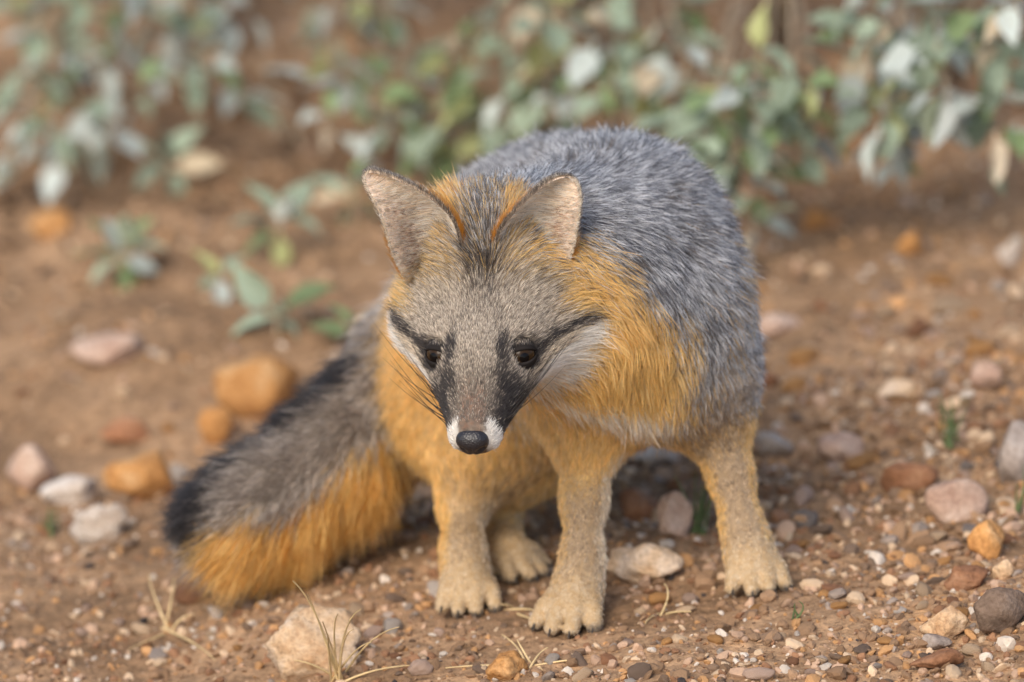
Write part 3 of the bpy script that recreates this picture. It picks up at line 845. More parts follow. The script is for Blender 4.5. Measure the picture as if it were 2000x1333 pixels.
def polygonise(h=.0022):
    lo = np.full(3, 1e9); hi = np.full(3, -1e9)
    boxes = []
    for p in PRIMS:
        if p['t'] == 'c':
            a = np.minimum(p['a'] - p['ra'], p['b'] - p['rb']); b = np.maximum(p['a'] + p['ra'], p['b'] + p['rb'])
        else:
            m = p['rad'].max(); a = p['c'] - m; b = p['c'] + m
        boxes.append((a, b)); lo = np.minimum(lo, a); hi = np.maximum(hi, b)
    lo -= .015; hi += .015
    n = np.ceil((hi - lo) / h).astype(int)
    D = np.full(n, .08, np.float32)
    axs = [lo[i] + h * np.arange(n[i]) for i in range(3)]
    for p, (a, b) in zip(PRIMS, boxes):
        m = p['k'] + .008
        i0 = np.maximum(((a - m - lo) / h).astype(int), 0); i1 = np.minimum(((b + m - lo) / h).astype(int) + 2, n)
        sl = tuple(slice(i0[j], i1[j]) for j in range(3))
        x = np.stack(np.meshgrid(*[axs[j][sl[j]] for j in range(3)], indexing='ij'), -1)
        di = sdf_prim(p, x); d = D[sl]
        hh = np.maximum(p['k'] - np.abs(d - di), 0) / p['k']
        D[sl] = np.minimum(d, di) - hh * hh * p['k'] * .25
    for e in EYES:                                   # eye sockets
        i0 = ((e - .02 - lo) / h).astype(int); i1 = ((e + .02 - lo) / h).astype(int)
        sl = tuple(slice(i0[j], i1[j]) for j in range(3))
        x = np.stack(np.meshgrid(*[axs[j][sl[j]] for j in range(3)], indexing='ij'), -1)
        D[sl] = np.maximum(D[sl], .0090 - np.linalg.norm(x - e - HD * .0042 - HF * .002, axis=-1))
    # surface nets
    s = D < 0
    c = [s[i:n[0] - 1 + i, j:n[1] - 1 + j, k:n[2] - 1 + k] for i in (0, 1) for j in (0, 1) for k in (0, 1)]
    tot = sum(x.astype(np.int8) for x in c)
    act = (tot > 0) & (tot < 8)
    idx = np.argwhere(act)
    vid = np.full(act.shape, -1, np.int64); vid[act] = np.arange(len(idx))
    acc = np.zeros((len(idx), 3)); cnt = np.zeros(len(idx))
    corners = [(i, j, k) for i in (0, 1) for j in (0, 1) for k in (0, 1)]
    for a in corners:
        for ax in range(3):
            if a[ax]: continue
            b = list(a); b[ax] = 1
            da = D[idx[:, 0] + a[0], idx[:, 1] + a[1], idx[:, 2] + a[2]]; db = D[idx[:, 0] + b[0], idx[:, 1] + b[1], idx[:, 2] + b[2]]
            m = (da < 0) != (db < 0)
            t = np.where(m, da / np.where(m, da - db, 1), 0)
            pos = np.tile(np.array(a, float), (len(idx), 1)); pos[:, ax] += t
            acc[m] += pos[m]; cnt[m] += 1
    V = lo + h * (idx + acc / cnt[:, None])
    F = []
    for ax in range(3):
        u, v = (ax + 1) % 3, (ax + 2) % 3
        e = s.copy()
        sl0 = [slice(None)] * 3; sl1 = [slice(None)] * 3; sl0[ax] = slice(0, -1); sl1[ax] = slice(1, None)
        ch = s[tuple(sl0)] != s[tuple(sl1)]
        q = np.argwhere(ch)
        q = q[(q[:, u] > 0) & (q[:, v] > 0) & (q[:, u] < n[u] - 1) & (q[:, v] < n[v] - 1)]
        du = np.zeros(3, int); du[u] = 1; dv = np.zeros(3, int); dv[v] = 1
        def g(o): return vid[o[:, 0], o[:, 1], o[:, 2]]
        quad = np.stack([g(q - du - dv), g(q - dv), g(q), g(q - du)], -1)
        ins = s[q[:, 0], q[:, 1], q[:, 2]]
        quad[~ins] = quad[~ins][:, ::-1]
        F.append(quad)
    F = np.concatenate(F); F = F[(F >= 0).all(1)]
    return V, F

BV, BF = polygonise()
# two light smoothing passes
for _ in range(2):
    A = np.zeros_like(BV); C = np.zeros(len(BV))
    for k in range(4):
        np.add.at(A, BF[:, k], BV[BF[:, (k + 1) % 4]]); np.add.at(A, BF[:, k], BV[BF[:, (k - 1) % 4]]); np.add.at(C, BF[:, k], 2)
    BV = BV * .5 + .5 * A / C[:, None]
fn = np.cross(BV[BF[:, 2]] - BV[BF[:, 0]], BV[BF[:, 3]] - BV[BF[:, 1]])
BN = np.zeros_like(BV)
for k in range(4): np.add.at(BN, BF[:, k], fn)
BN = norm(BN)

TAGS = sorted({p['tag'] for p in PRIMS})
W = np.zeros((len(BV), len(TAGS))); FLOW = np.zeros_like(BV); FLEN = np.zeros(len(BV)); WS = np.zeros(len(BV))
for p in PRIMS:
    di = sdf_prim(p, BV)
    w = np.exp(-np.clip(di, -.002, 1) / .006)
    W[:, TAGS.index(p['tag'])] += w
    FLOW += p['flow'] * w[:, None]; FLEN += p['fl'] * w; WS += w
W /= WS[:, None]; FLEN /= WS; FLOW = norm(FLOW)

def tagw(W_, *names):
    return sum(W_[:, TAGS.index(n)] for n in names)

# colours of the coat: (root, light band, tip)
KIND = {
 'gray':   ((.13, .125, .13), (.62, .62, .64), (.050, .050, .058)),
 'pale':   ((.34, .32, .31), (.70, .68, .66), (.20, .19, .19)),
 'face':   ((.32, .26, .20), (.70, .60, .48), (.065, .052, .043)),
 'orange': ((.68, .44, .18), (.82, .50, .16), (.76, .41, .105)),
 'rust':   ((.50, .22, .045), (.56, .21, .025), (.46, .16, .020)),
 'gold':   ((.62, .42, .18), (.72, .47, .16), (.66, .38, .10)),
 'white':  ((.74, .68, .60), (.84, .80, .74), (.82, .78, .72)),
 'cream':  ((.64, .51, .36), (.80, .67, .50), (.78, .64, .47)),
 'black':  ((.028, .024, .024), (.040, .034, .033), (.020, .018, .018)),
 'dark':   ((.10, .080, .065), (.16, .125, .10), (.045, .037, .033)),
 'tan':    ((.54, .36, .18), (.66, .46, .25), (.42, .27, .13)),
 'leg':    ((.40, .28, .17), (.62, .46, .30), (.12, .085, .06)),
 'tail':   ((.40, .33, .26), (.66, .56, .47), (.12, .095, .08)),
 'pink':   ((.30, .17, .11), (.36, .20, .13), (.22, .12, .08)),
}
KN = list(KIND); KI = {k: i for i, k in enumerate(KN)}
KARR = np.array([KIND[k] for k in KN])

def ball(p, c, r, soft=.35, nz=0.0, seed=11):
    d = np.linalg.norm((p - c), axis=1) / r
    if nz: d = d + nz * noise3(p, 45, seed)
    return 1 - smooth(1 - soft, 1 + soft, d)
def capsule(p, a, b, ra, rb, soft=.35, nz=.25, seed=12):
    ab = b - a; t = np.clip(((p - a) @ ab) / (ab @ ab), 0, 1)
    d = np.linalg.norm(p - a - t[:, None] * ab, axis=1) / (ra + t * (rb - ra))
    if nz: d = d + nz * noise3(p, 55, seed)
    return 1 - smooth(1 - soft, 1 + soft, d)

TAIL_P = np.array([t[0] for t in TAIL])
def kinds(p, n, Wp, u):
    """kind of every hair root; u: uniform random (n, m) for soft mingled borders"""
    k = np.full(len(p), KI['gray']); col = [0]
    def over(name, cov):
        m = u[:, col[0] % u.shape[1]] < cov; col[0] += 1
        k[m] = KI[name]
    up = n[:, 2]; nr = n @ RW; nd = n @ DW; nu = n @ UW
    torso = tagw(Wp, 'torso', 'belly', 'chest', 'neck')
    # flank: paler toward the lower side
    over('pale', torso * .8 * smooth(.5, -.3, up) * smooth(P(1300, 600, .1)[0], P(1430, 600, .1)[0], p[:, 0]))
    mot = noise3(p, 170, 31) + .6 * noise3(p, 380, 32)
    over('dark', torso * .75 * smooth(.25, .60, mot))
    over('pale', torso * .55 * smooth(-.30, -.65, mot))
    # orange of throat, chest and lower flank
    for c, r, so in ((P(1120, 590, .03), .037, .3), (P(1175, 650, .05), .034, .4), (P(1225, 720, .07), .040, .4), (P(1075, 700, .06), .06, .3), (P(1130, 520, .05), .020, .35), (P(1320, 800, .11), .022, .5), (P(1150, 470, .06), .016, .4)):
        over('orange', .97 * torso * ball(p, c, r, so, .3))
    over('orange', .9 * tagw(Wp, 'belly', 'chest') * smooth(P(0, 700, .12)[2], P(0, 760, .12)[2], p[:, 2]))
    over('gold', .5 * torso * ball(p, P(1240, 770, .07), .040, .4, .3))
    over('white', .9 * torso * capsule(p, P(1030, 785, .07), P(1210, 825, .09), .012, .018, .5))
    over('white', .85 * torso * capsule(p, P(1210, 825, .09), P(1330, 805, .11), .018, .010, .5))
    over('cream', .8 * tagw(Wp, 'belly') * smooth(-.4, -.85, up))
    # legs
    la, lb = tagw(Wp, 'foreleg_a'), tagw(Wp, 'foreleg_b'); ha, hb = tagw(Wp, 'hindleg_a'), tagw(Wp, 'hindleg_b'); pw = tagw(Wp, 'paw')
    leg = np.clip(la + lb + ha + hb + pw, 0, 1)
    over('tan', leg)
    zz = p[:, 2] - ground_z(p[:, 0], p[:, 1])
    over('orange', leg * smooth(.045, .095, zz) * .92)
    up_lb = smooth(.098, .122, zz + .02 * noise3(p, 30, 4)) * smooth(-.35, .2, nr)
    over('gray', np.clip(lb * 1.3, 0, 1) * up_lb)
    over('pale', np.clip(lb * 1.3, 0, 1) * up_lb * .45)
    over('leg', (la + lb + ha) * .85 * smooth(.1, .75, -nd) * smooth(.100, .065, zz + .02 * noise3(p, 30, 5) + .03 * ha))
    over('leg', lb * .8 * smooth(.0, .7, -nd) * smooth(.17, .13, zz))
    over('orange', (ha + lb * .8 * smooth(.12, .10, zz) + la * .5) * smooth(.45, .9, -nr + .25 * noise3(p, 40, 6)))
    over('orange', lb * .7 * smooth(.5, .9, nr) * smooth(.115, .095, zz))
    over('cream', (la + ha * .9 + hb) * smooth(.5, .9, nr) * .85)
    over('gold', hb * .6)
    over('cream', pw * .35)
    over('tan', pw * smooth(.35, .75, up) * .4)
    over('dark', pw * .9 * smooth(.006, .002, zz))
    # tail
    tw = tagw(Wp, 'tail')
    dors = n @ RUD(-.62, .74, .15)
    over('tail', tw)
    over('orange', tw * smooth(-.22, -.50, dors + .40 * noise3(p, 38, 8)))
    over('rust', tw * .35 * smooth(-.3, -.6, dors))
    over('black', tw * smooth(.66, .88, dors + .10 * noise3(p, 60, 9)) * smooth(P(800, 0, .3)[0], P(690, 0, .3)[0], p[:, 0]))
    over('black', tw * ball(p, P(405, 995, .23), .019, .35, .2))
    # head
    q = to_head(p); r, f, d = q[:, 0], q[:, 1], q[:, 2]; ar = np.abs(r)
    hw = np.clip(tagw(Wp, 'head', 'cheek', 'muzzle', 'jaw', 'nape'), 0, 1)
    over('face', smooth(.35, .6, hw))
    hm = smooth(.35, .6, hw)
    nz = noise3(q, 160, 21)
    # orange crown beside the dark stripe, sides behind the eyes, below the ears
    over('orange', hm * .9 * smooth(-.050, -.066, f + .006 * nz))
    over('gray', tagw(Wp, 'nape') * smooth(-.108, -.118, f + .004 * nz))
    over('orange', hm * .9 * smooth(.040, .046, ar + .003 * nz) * smooth(-.026, -.034, f + .10 * (ar - .04)))
    over('gold', hm * .55 * smooth(.036, .042, ar) * smooth(-.020, -.030, f))
    over('gold', hm * .35 * smooth(-.030, -.045, f))
    over('black', hm * .65 * smooth(.0085, .0045, ar + .002 * nz) * smooth(-.022, -.040, f))
    over('gray', hm * .75 * smooth(.0125, .009, ar + .003 * nz) * smooth(-.040, -.052, f))
    over('orange', hm * .95 * smooth(.0095, .013, ar + .002 * nz) * smooth(-.060, -.070, f + .003 * nz) * smooth(-.116, -.106, f))
    over('rust', hm * .45 * smooth(.0095, .013, ar) * smooth(-.060, -.070, f) * smooth(-.116, -.106, f))
    over('dark', hm * .30 * smooth(.016, .006, ar) * smooth(.0, -.03, f))
    # muzzle: grizzled bridge darkening to the nose, black patches on both sides
    over('dark', hm * .75 * smooth(.004, .046, f + .006 * nz))
    over('pink', hm * .25 * smooth(.020, .046, f) * smooth(.010, .004, ar))
    over('black', hm * .95 * smooth(.0095, .0165, ar + .0025 * nz) * smooth(.012, .026, f + .004 * nz) * smooth(-.040, -.032, d + .002 * nz))
    over('black', hm * .85 * smooth(1.3, .5, np.hypot((ar - .0150) / .0040, (f - .008) / .011)))
    over('dark', hm * .12 * smooth(1.3, .4, np.hypot((ar - .012) / .004, (f + .010) / .010)))
    # white cheek, lips and chin; dark line from the eye back to the cheek
    ld = -.0180 - .15 * np.clip(-f - .009, -.004, .1)
    low = ld - .0015 - d + .002 * nz
    over('cream', hm * .45 * smooth(-.001, .002, low) * smooth(.014, .004, f) * smooth(.017, .021, ar))
    over('gold', hm * .9 * smooth(.0125, .0155, low - .006 * smooth(-.026, -.010, f)) * smooth(.010, .0, f) * smooth(.018, .024, ar))
    over('white', hm * .97 * smooth(.0150, .0115, low - .006 * smooth(-.026, -.010, f)) * smooth(.0005, .0030, low - .0085 * smooth(-.026, -.010, f)) * smooth(.016, .008, f) * smooth(.018, .022, ar) * smooth(-.056, -.046, f))
    over('white', hm * .97 * smooth(-.034, -.038, d) * smooth(.046, .040, f) * smooth(-.03, -.01, f))
    over('white', hm * .97 * smooth(.0480, .0510, f - .20 * (ar - .011) + .001 * nz) * smooth(.0070, .0095, ar))
    line = np.abs(d - ld) / (.0016 + .0016 * smooth(-.045, -.012, f))
    over('black', hm * .85 * smooth(1.6, .3, line + .5 * nz) * smooth(.022, .027, ar) * smooth(-.060, -.048, f) * smooth(.002, -.006, f))
    # dark rims of the eyes
    for e in EYES:
        over('black', .95 * hm * ball(p, e, .0133, .14, .15))
    return k

def kind_skin(k):
    c = KARR[k]
    return c[:, 0] * .55 + c[:, 1] * .25 + c[:, 2] * .2

fox = empty('gray_fox', (0.02, 0.08, 0.0))
tag(fox, 'gray fox standing on gravel with lowered head and bushy black-striped tail', 'fox')
FO = np.array(fox.location)
def to_fox(o):
    o.parent = fox
    return o

bme = mesh_np('body', BV - FO, BF)
bme.polygons.foreach_set('use_smooth', [True] * len(bme.polygons))
bc = sum(kind_skin(kinds(BV, BN, W, rng.random((len(BV), 64)))) for _ in range(6)) / 6 * .75
ca = bme.color_attributes.new('skin_color', 'FLOAT_COLOR', 'POINT')
ca.data.foreach_set('color', np.concatenate([bc, np.ones((len(bc), 1))], 1).astype(np.float32).ravel())
bme.materials.append(M_SKIN)
link(bpy.data.objects.new('body', bme), fox)

# ---- hair growing -----------------------------------------------------------------------------
NP_ = 8
def tri_sample(V, T, count, weight=None):
    e = np.cross(V[T[:, 1]] - V[T[:, 0]], V[T[:, 2]] - V[T[:, 0]])
    ar = np.linalg.norm(e, axis=1) * .5
    if weight is not None: ar = ar * weight
    c = np.cumsum(ar); c /= c[-1]
    ti = np.searchsorted(c, rng.random(count))
    a, b = rng.random(count), rng.random(count)
    fl = a + b > 1; a[fl] = 1 - a[fl]; b[fl] = 1 - b[fl]
    return ti, np.stack([1 - a - b, a, b], 1)

def grow(p, n, flow, length, k, lift, rad, clump_n=6000, clump=.5, jit=.16, band=1.0, grav=.0):
    m = len(p)
    T = flow - n * np.sum(flow * n, 1)[:, None]
    T = norm(T)
    T = norm(T + jit * rng.normal(size=(m, 3)))
    L = length * rng.uniform(.65, 1.2, m)
    t = np.linspace(0, 1, NP_)[None, :, None]
    lf = (lift * rng.uniform(.75, 1.3, m))[:, None, None]
    pts = p[:, None, :] - n[:, None, :] * .0003 + L[:, None, None] * (t * (n[:, None, :] * lf + T[:, None, :] * np.sqrt(np.clip(1 - lf ** 2, .05, 1))) + t ** 2 * (-.35 * lf * n[:, None, :]))
    pts[:, :, 2] -= (L * grav)[:, None] * t[0, :, 0] ** 2
    # clumps
    ci = rng.choice(m, min(clump_n, m), replace=False)
    kd = kdtree.KDTree(len(ci))
    for j, i in enumerate(ci): kd.insert(Vector(p[i]), j)
    kd.balance()
    near = np.array([kd.find(Vector(x))[1] for x in p])
    gi = ci[near]
    gp = pts[gi]
    tt = (np.linspace(0, 1, NP_) ** 1.4)[None, :, None]
    same = np.sum(n * n[gi], 1) > .3
    cf = clump * same[:, None, None] * rng.uniform(.5, 1.0, (m, 1, 1))
    pts = pts + cf * tt * (gp - pts)
    pts += rng.normal(size=(m, 1, 3)) * (.02 * L)[:, None, None] * tt
    # colour along the hair: root, pale band, dark tip; the phase goes by clump
    c = KARR[k]
    cl = rng.random(len(ci))[near]
    ph = np.clip(.66 + .55 * (cl - .5) + .12 * rng.normal(size=m), .2, 1.3)
    tl = np.linspace(0, 1, NP_)[None, :]
    wb = smooth(ph[:, None] - .36, ph[:, None] - .20, tl); wt = smooth(ph[:, None], ph[:, None] + .14, tl)
    colr = c[:, 0][:, None] * (1 - wb[..., None]) + c[:, 1][:, None] * wb[..., None]
    colr = colr * (1 - wt[..., None]) + c[:, 2][:, None] * wt[..., None]
    colr = colr * (rng.uniform(.78, 1.2, m) * (.72 + .56 * rng.random(len(ci))[near]))[:, None, None]
    rp = np.array([1, 1, 1, .95, .85, .7, .45, .12])[None, :] * (rad * rng.uniform(.8, 1.2, m))[:, None]
    return pts, np.clip(colr, 0, 1), rp

def hair_object(name, sets, parent):
    pts = np.concatenate([s[0] for s in sets]); colr = np.concatenate([s[1] for s in sets]); rad = np.concatenate([s[2] for s in sets])
    hc = bpy.data.hair_curves.new(name)
    hc.add_curves([NP_] * len(pts))
    hc.attributes['position'].data.foreach_set('vector', (pts - FO).astype(np.float32).ravel())
    ra = hc.attributes.get('radius') or hc.attributes.new('radius', 'FLOAT', 'POINT')
    ra.data.foreach_set('value', rad.astype(np.float32).ravel())
    at = hc.attributes.new('fur_color', 'FLOAT_COLOR', 'POINT')
    at.data.foreach_set('color', np.concatenate([colr, np.ones(colr.shape[:2] + (1,))], 2).astype(np.float32).ravel())
    hc.materials.append(M_HAIR)
    return link(bpy.data.objects.new(name, hc), parent)

BT = np.concatenate([BF[:, [0, 1, 2]], BF[:, [0, 2, 3]]])
hq = to_head(BV)
headw = np.clip(tagw(W, 'head', 'cheek', 'muzzle', 'jaw', 'nape'), 0, 1)
dens = 1 + 2.2 * headw + 1.2 * tagw(W, 'tail') + .6 * tagw(W, 'foreleg_a', 'foreleg_b', 'hindleg_a', 'hindleg_b', 'paw')
NH = 330000
ti, bary = tri_sample(BV, BT, NH, dens[BT].mean(1))
tri = BT[ti]
def bl(A): return np.einsum('nk,nk...->n...', bary, A[tri])
hp, hn, hf, hl, hW = bl(BV), norm(bl(BN)), bl(FLOW), bl(FLEN), bl(W)
u = rng.random((NH, 64))
hk = kinds(hp, hn, hW, u)
q = to_head(hp)
hh = np.clip(tagw(hW, 'head', 'cheek', 'muzzle', 'jaw', 'nape'), 0, 1)
# fur lengths on the face, crown and cheek
hl = hl * np.where(hh > .5, np.interp(q[:, 1], [-.09, -.06, -.03, .0, .02, .05], [2.0, 1.5, 1.05, .95, .85, .7]), 1)
# hairs on the face part sideways from the midline
hf = hf + (hh * np.clip(q[:, 0] / .03, -1, 1) * .35 * smooth(.02, -.03, q[:, 1]))[:, None] * HR
# keep the eyes and the nose pad free
keep = np.ones(NH, bool)
for e in EYES: keep &= np.linalg.norm(hp - e - HD * .003, axis=1) > .0101
keep &= ~((q[:, 1] > .053) & (np.abs(q[:, 0]) < .010) & (hh > .5))
tw = tagw(hW, 'tail')
pww = tagw(hW, 'paw')
lgw = tagw(hW, 'foreleg_a', 'foreleg_b', 'hindleg_a', 'hindleg_b')
lift = .52 + .16 * tw - .17 * hh - .21 * pww - .17 * lgw * (hl < .009)
grav = .04 + .30 * tw * (hn @ RUD(.7, -.7, 0) > 0)
rad = .00015 - .00006 * hh + .00003 * tw - .00004 * (lgw + pww)
sel = keep & (hh > .5)
sel2 = keep & (hh <= .5)
sets = []
for m, cn, cl, j in ((sel, 26000, .35, .14), (sel2, 26000, .60, .26)):
    sets.append(grow(hp[m], hn[m], hf[m], hl[m], hk[m], lift[m], rad[m], cn, cl, j, grav=grav[m]))
hair_object('fur', sets, fox)

# ---- ears -------------------------------------------------------------------------------------
def ear(inner, outer, bulge, depth, side):
    nu, nv = 15, 18
    def curve(pts, t):
        pts = np.array([P(*c) for c in pts]); s = np.linspace(0, 1, len(pts))
        # smooth interpolation
        return np.stack([np.interp(t, s, pts[:, i]) for i in range(3)], -1)
    def sm(pts, t):
        return (curve(pts, np.clip(t - .07, 0, 1)) + curve(pts, t) + curve(pts, np.clip(t + .07, 0, 1))) / 3
    vs = np.linspace(0, 1, nv)
    A, B = sm(inner, vs), sm(outer, vs)
    A[-1] = (A[-1] + B[-1]) / 2; B[-1] = A[-1]
    s = np.linspace(0, 1, nu)
    prof = 1 - np.abs(2 * s - 1) ** 2.3
    G_ = A[:, None] * (1 - s)[None, :, None] + B[:, None] * s[None, :, None]
    wv = np.linalg.norm(A - B, axis=1)
    dep = depth * np.minimum(1, wv / wv.max() * 1.15)
    G_ = G_ + bulge[None, None] * (dep[:, None] * prof[None, :])[..., None]
    front = G_.reshape(-1, 3)
    i = np.arange(nu * nv).reshape(nv, nu)
    Fq = np.stack([i[:-1, :-1], i[:-1, 1:], i[1:, 1:], i[1:, :-1]], -1).reshape(-1, 4)
    nrm = np.zeros_like(front)
    f_ = np.cross(front[Fq[:, 2]] - front[Fq[:, 0]], front[Fq[:, 3]] - front[Fq[:, 1]])
    for kk in range(4): np.add.at(nrm, Fq[:, kk], f_)
    nrm = norm(nrm)
    if np.mean(nrm @ DW) > 0: nrm = -nrm; Fq = Fq[:, ::-1]
    back = front - nrm * .0016
    off = len(front)
    Fb = (Fq + off)[:, ::-1]
    rim = []
    ring = list(i[0]) + list(i[1:, -1]) + list(i[-1, -2::-1]) + list(i[-2:0:-1, 0])
    for a, b in zip(ring, ring[1:] + ring[:1]): rim.append((a, b, b + off, a + off))
    V = np.concatenate([front, back]); Fa = np.concatenate([Fq, Fb, np.array(rim)])
    me = mesh_np('ear', V - FO, Fa)
    me.polygons.foreach_set('use_smooth', [True] * len(me.polygons))
    uv = np.stack(np.meshgrid(s, vs), -1).reshape(-1, 2)          # s: 0 inner edge .. 1 outer edge, v: base .. tip
    cin = np.array((.86, .68, .54)); cdk = np.array((.46, .29, .21))
    dk = smooth(.30, .10, np.abs(uv[:, 0] - .72)) * smooth(.72, .35, uv[:, 1])
    colf = cin * (1 - dk)[:, None] + cdk * dk[:, None]
    colb = np.tile(np.array((.28, .19, .11)), (off, 1))
    ca = me.color_attributes.new('skin_color', 'FLOAT_COLOR', 'POINT')
    ca.data.foreach_set('color', np.concatenate([np.concatenate([colf, colb]), np.ones((2 * off, 1))], 1).astype(np.float32).ravel())
    me.materials.append(M_SKIN)
    link(bpy.data.objects.new('ear', me), fox)
    # hair of the ear
    Tq = np.concatenate([Fq[:, [0, 1, 2]], Fq[:, [0, 2, 3]]])
    acr = np.gradient(G_, axis=1).reshape(-1, 3); lng = np.gradient(G_, axis=0).reshape(-1, 3)
    acr = norm(acr); lng = norm(lng)
    out = []
    n_in = 9000
    ti, ba = tri_sample(front, Tq, n_in)
    T3 = Tq[ti]
    def b2(Aa): return np.einsum('nk,nk...->n...', ba, Aa[T3])
    pu = b2(uv)
    fl = b2(acr) * .9 + b2(lng) * .45
    ln = np.interp(pu[:, 0], [0, .1, .35, .7, .95, 1], [.006, .013, .015, .008, .006, .0035]) * np.interp(pu[:, 1], [0, .25, .6, .9, 1], [1.4, 1.1, 1, .55, .35])
    kk = np.full(n_in, KI['cream'])
    ran = rng.random(n_in)
    dkk = smooth(.26, .08, np.abs(pu[:, 0] - .74)) * smooth(.75, .4, pu[:, 1])
    kk[ran < .22 * dkk] = KI['pink']
    kk[(ran > .955) & (pu[:, 0] > .3)] = KI['dark']
    kk[(kk == KI['cream']) & (rng.random(n_in) < .5)] = KI['white']
    kk[rng.random(n_in) < .5 * smooth(.16, .02, pu[:, 1])] = KI['gold']
    out.append(grow(b2(front), b2(nrm), fl, ln, kk, np.full(n_in, .38), np.full(n_in, .00009), 900, .55, .12))
    n_b = 11000
    ti, ba = tri_sample(back, Tq, n_b); T3 = Tq[ti]; pu = b2(uv)
    fl = b2(lng) + .15 * b2(acr)
    kk = np.full(n_b, KI['face']); ran = rng.random(n_b)
    kk[ran < .95 * smooth(.75, .45, pu[:, 1] + .25 * pu[:, 0])] = KI['rust']
    kk[rng.random(n_b) < .55 * smooth(.45, .85, pu[:, 1])] = KI['dark']
    ln = np.interp(pu[:, 1], [0, .4, 1], [.013, .008, .0035])
    out.append(grow(b2(back), -b2(nrm), fl, ln, kk, np.full(n_b, .32), np.full(n_b, .000075), 1500, .4, .14))
    # fine fringe on the rim
    n_r = 3500
    e = rng.random(n_r) < .5
    tv = rng.random(n_r)
    ii = (tv * (nv - 1)).astype(int); fr = tv * (nv - 1) - ii
    def edge(Mx): return (Mx[ii] * (1 - fr)[:, None] + Mx[np.minimum(ii + 1, nv - 1)] * fr[:, None])
    pr = np.where(e[:, None], edge(A), edge(B))
    outw = np.where(e[:, None], edge(norm(A - B + 1e-6)), edge(norm(B - A + 1e-6)))
    tang = norm(edge(np.gradient(A, axis=0)) * e[:, None] + edge(np.gradient(B, axis=0)) * (~e)[:, None])
    kk = np.where(e, KI['dark'], KI['cream'])
    kk[rng.random(n_r) < .35] = KI['face']
    out.append(grow(pr, outw, tang, np.where(e, .005, .0028), kk, np.full(n_r, .45), np.full(n_r, .00007), 500, .3, .2))
    return out

EAR_SETS = []
EAR_SETS += ear([(905, 520, .035), (900, 480, .014), (891, 438, .004), (858, 398, .000), (800, 362, -.002), (745, 340, .000), (718, 336, .002)],
                [(800, 560, .040), (778, 520, .024), (762, 480, .014), (752, 435, .006), (733, 395, .002), (713, 362, .002), (714, 338, .002)], RUD(.38, .30, .85), .020, -1)
EAR_SETS += ear([(960, 520, .035), (964, 490, .014), (974, 452, .004), (1005, 415, .000), (1045, 375, -.002), (1080, 352, .000), (1108, 346, .003)],
                [(1078, 555, .040), (1104, 525, .024), (1119, 488, .014), (1126, 445, .008), (1133, 400, .004), (1130, 362, .003), (1112, 346, .003)], RUD(-.30, .34, .88), .020, 1)
hair_object('ear_fur', EAR_SETS, fox)

# ---- eyes -------------------------------------------------------------------------------------
def mat_eye():
    m, nt, N, L, b = new_mat('fox_eye')
    tc = N.new('ShaderNodeTexCoord')
    sx = N.new('ShaderNodeSeparateXYZ'); L.new(tc.outputs['Object'], sx.inputs[0])
    cx = N.new('ShaderNodeCombineXYZ'); L.new(sx.outputs['X'], cx.inputs['X']); L.new(sx.outputs['Y'], cx.inputs['Y'])
    ln = N.new('ShaderNodeVectorMath'); ln.operation = 'LENGTH'; L.new(cx.outputs[0], ln.inputs[0])
    mp = N.new('ShaderNodeMapRange'); mp.inputs['From Max'].default_value = .01; L.new(ln.outputs['Value'], mp.inputs['Value'])
    r = ramp(N, [(.0, (.004, .003, .003)), (.27, (.004, .003, .003)), (.33, (.028, .015, .006)), (.70, (.036, .019, .008)), (.78, (.012, .008, .006)), (1.0, (.010, .008, .007))])
    L.new(mp.outputs['Result'], r.inputs['Fac']); L.new(r.outputs['Color'], b.inputs['Base Color'])
    b.inputs['Roughness'].default_value = .10; b.inputs['Specular IOR Level'].default_value = .12
    b.inputs['Coat Weight'].default_value = .06; b.inputs['Coat Roughness'].default_value = .03
    return m
M_EYE = mat_eye()
M_LID = mat_plain('eyelid_skin', (.016, .013, .012), .8, .15)
M_NOSE = None
def uv_sphere(nu, nv, fn):
    V = []; F = []
    for j in range(nv + 1):
        for i in range(nu):
            V.append(fn(math.pi * j / nv, 2 * math.pi * i / nu))
    for j in range(nv):
        for i in range(nu):
            a = j * nu + i; b = j * nu + (i + 1) % nu
            F.append((a, b, b + nu, a + nu))
    return V, F
LIDH = []
GAZE = norm(HF * .72 + HD * .69)
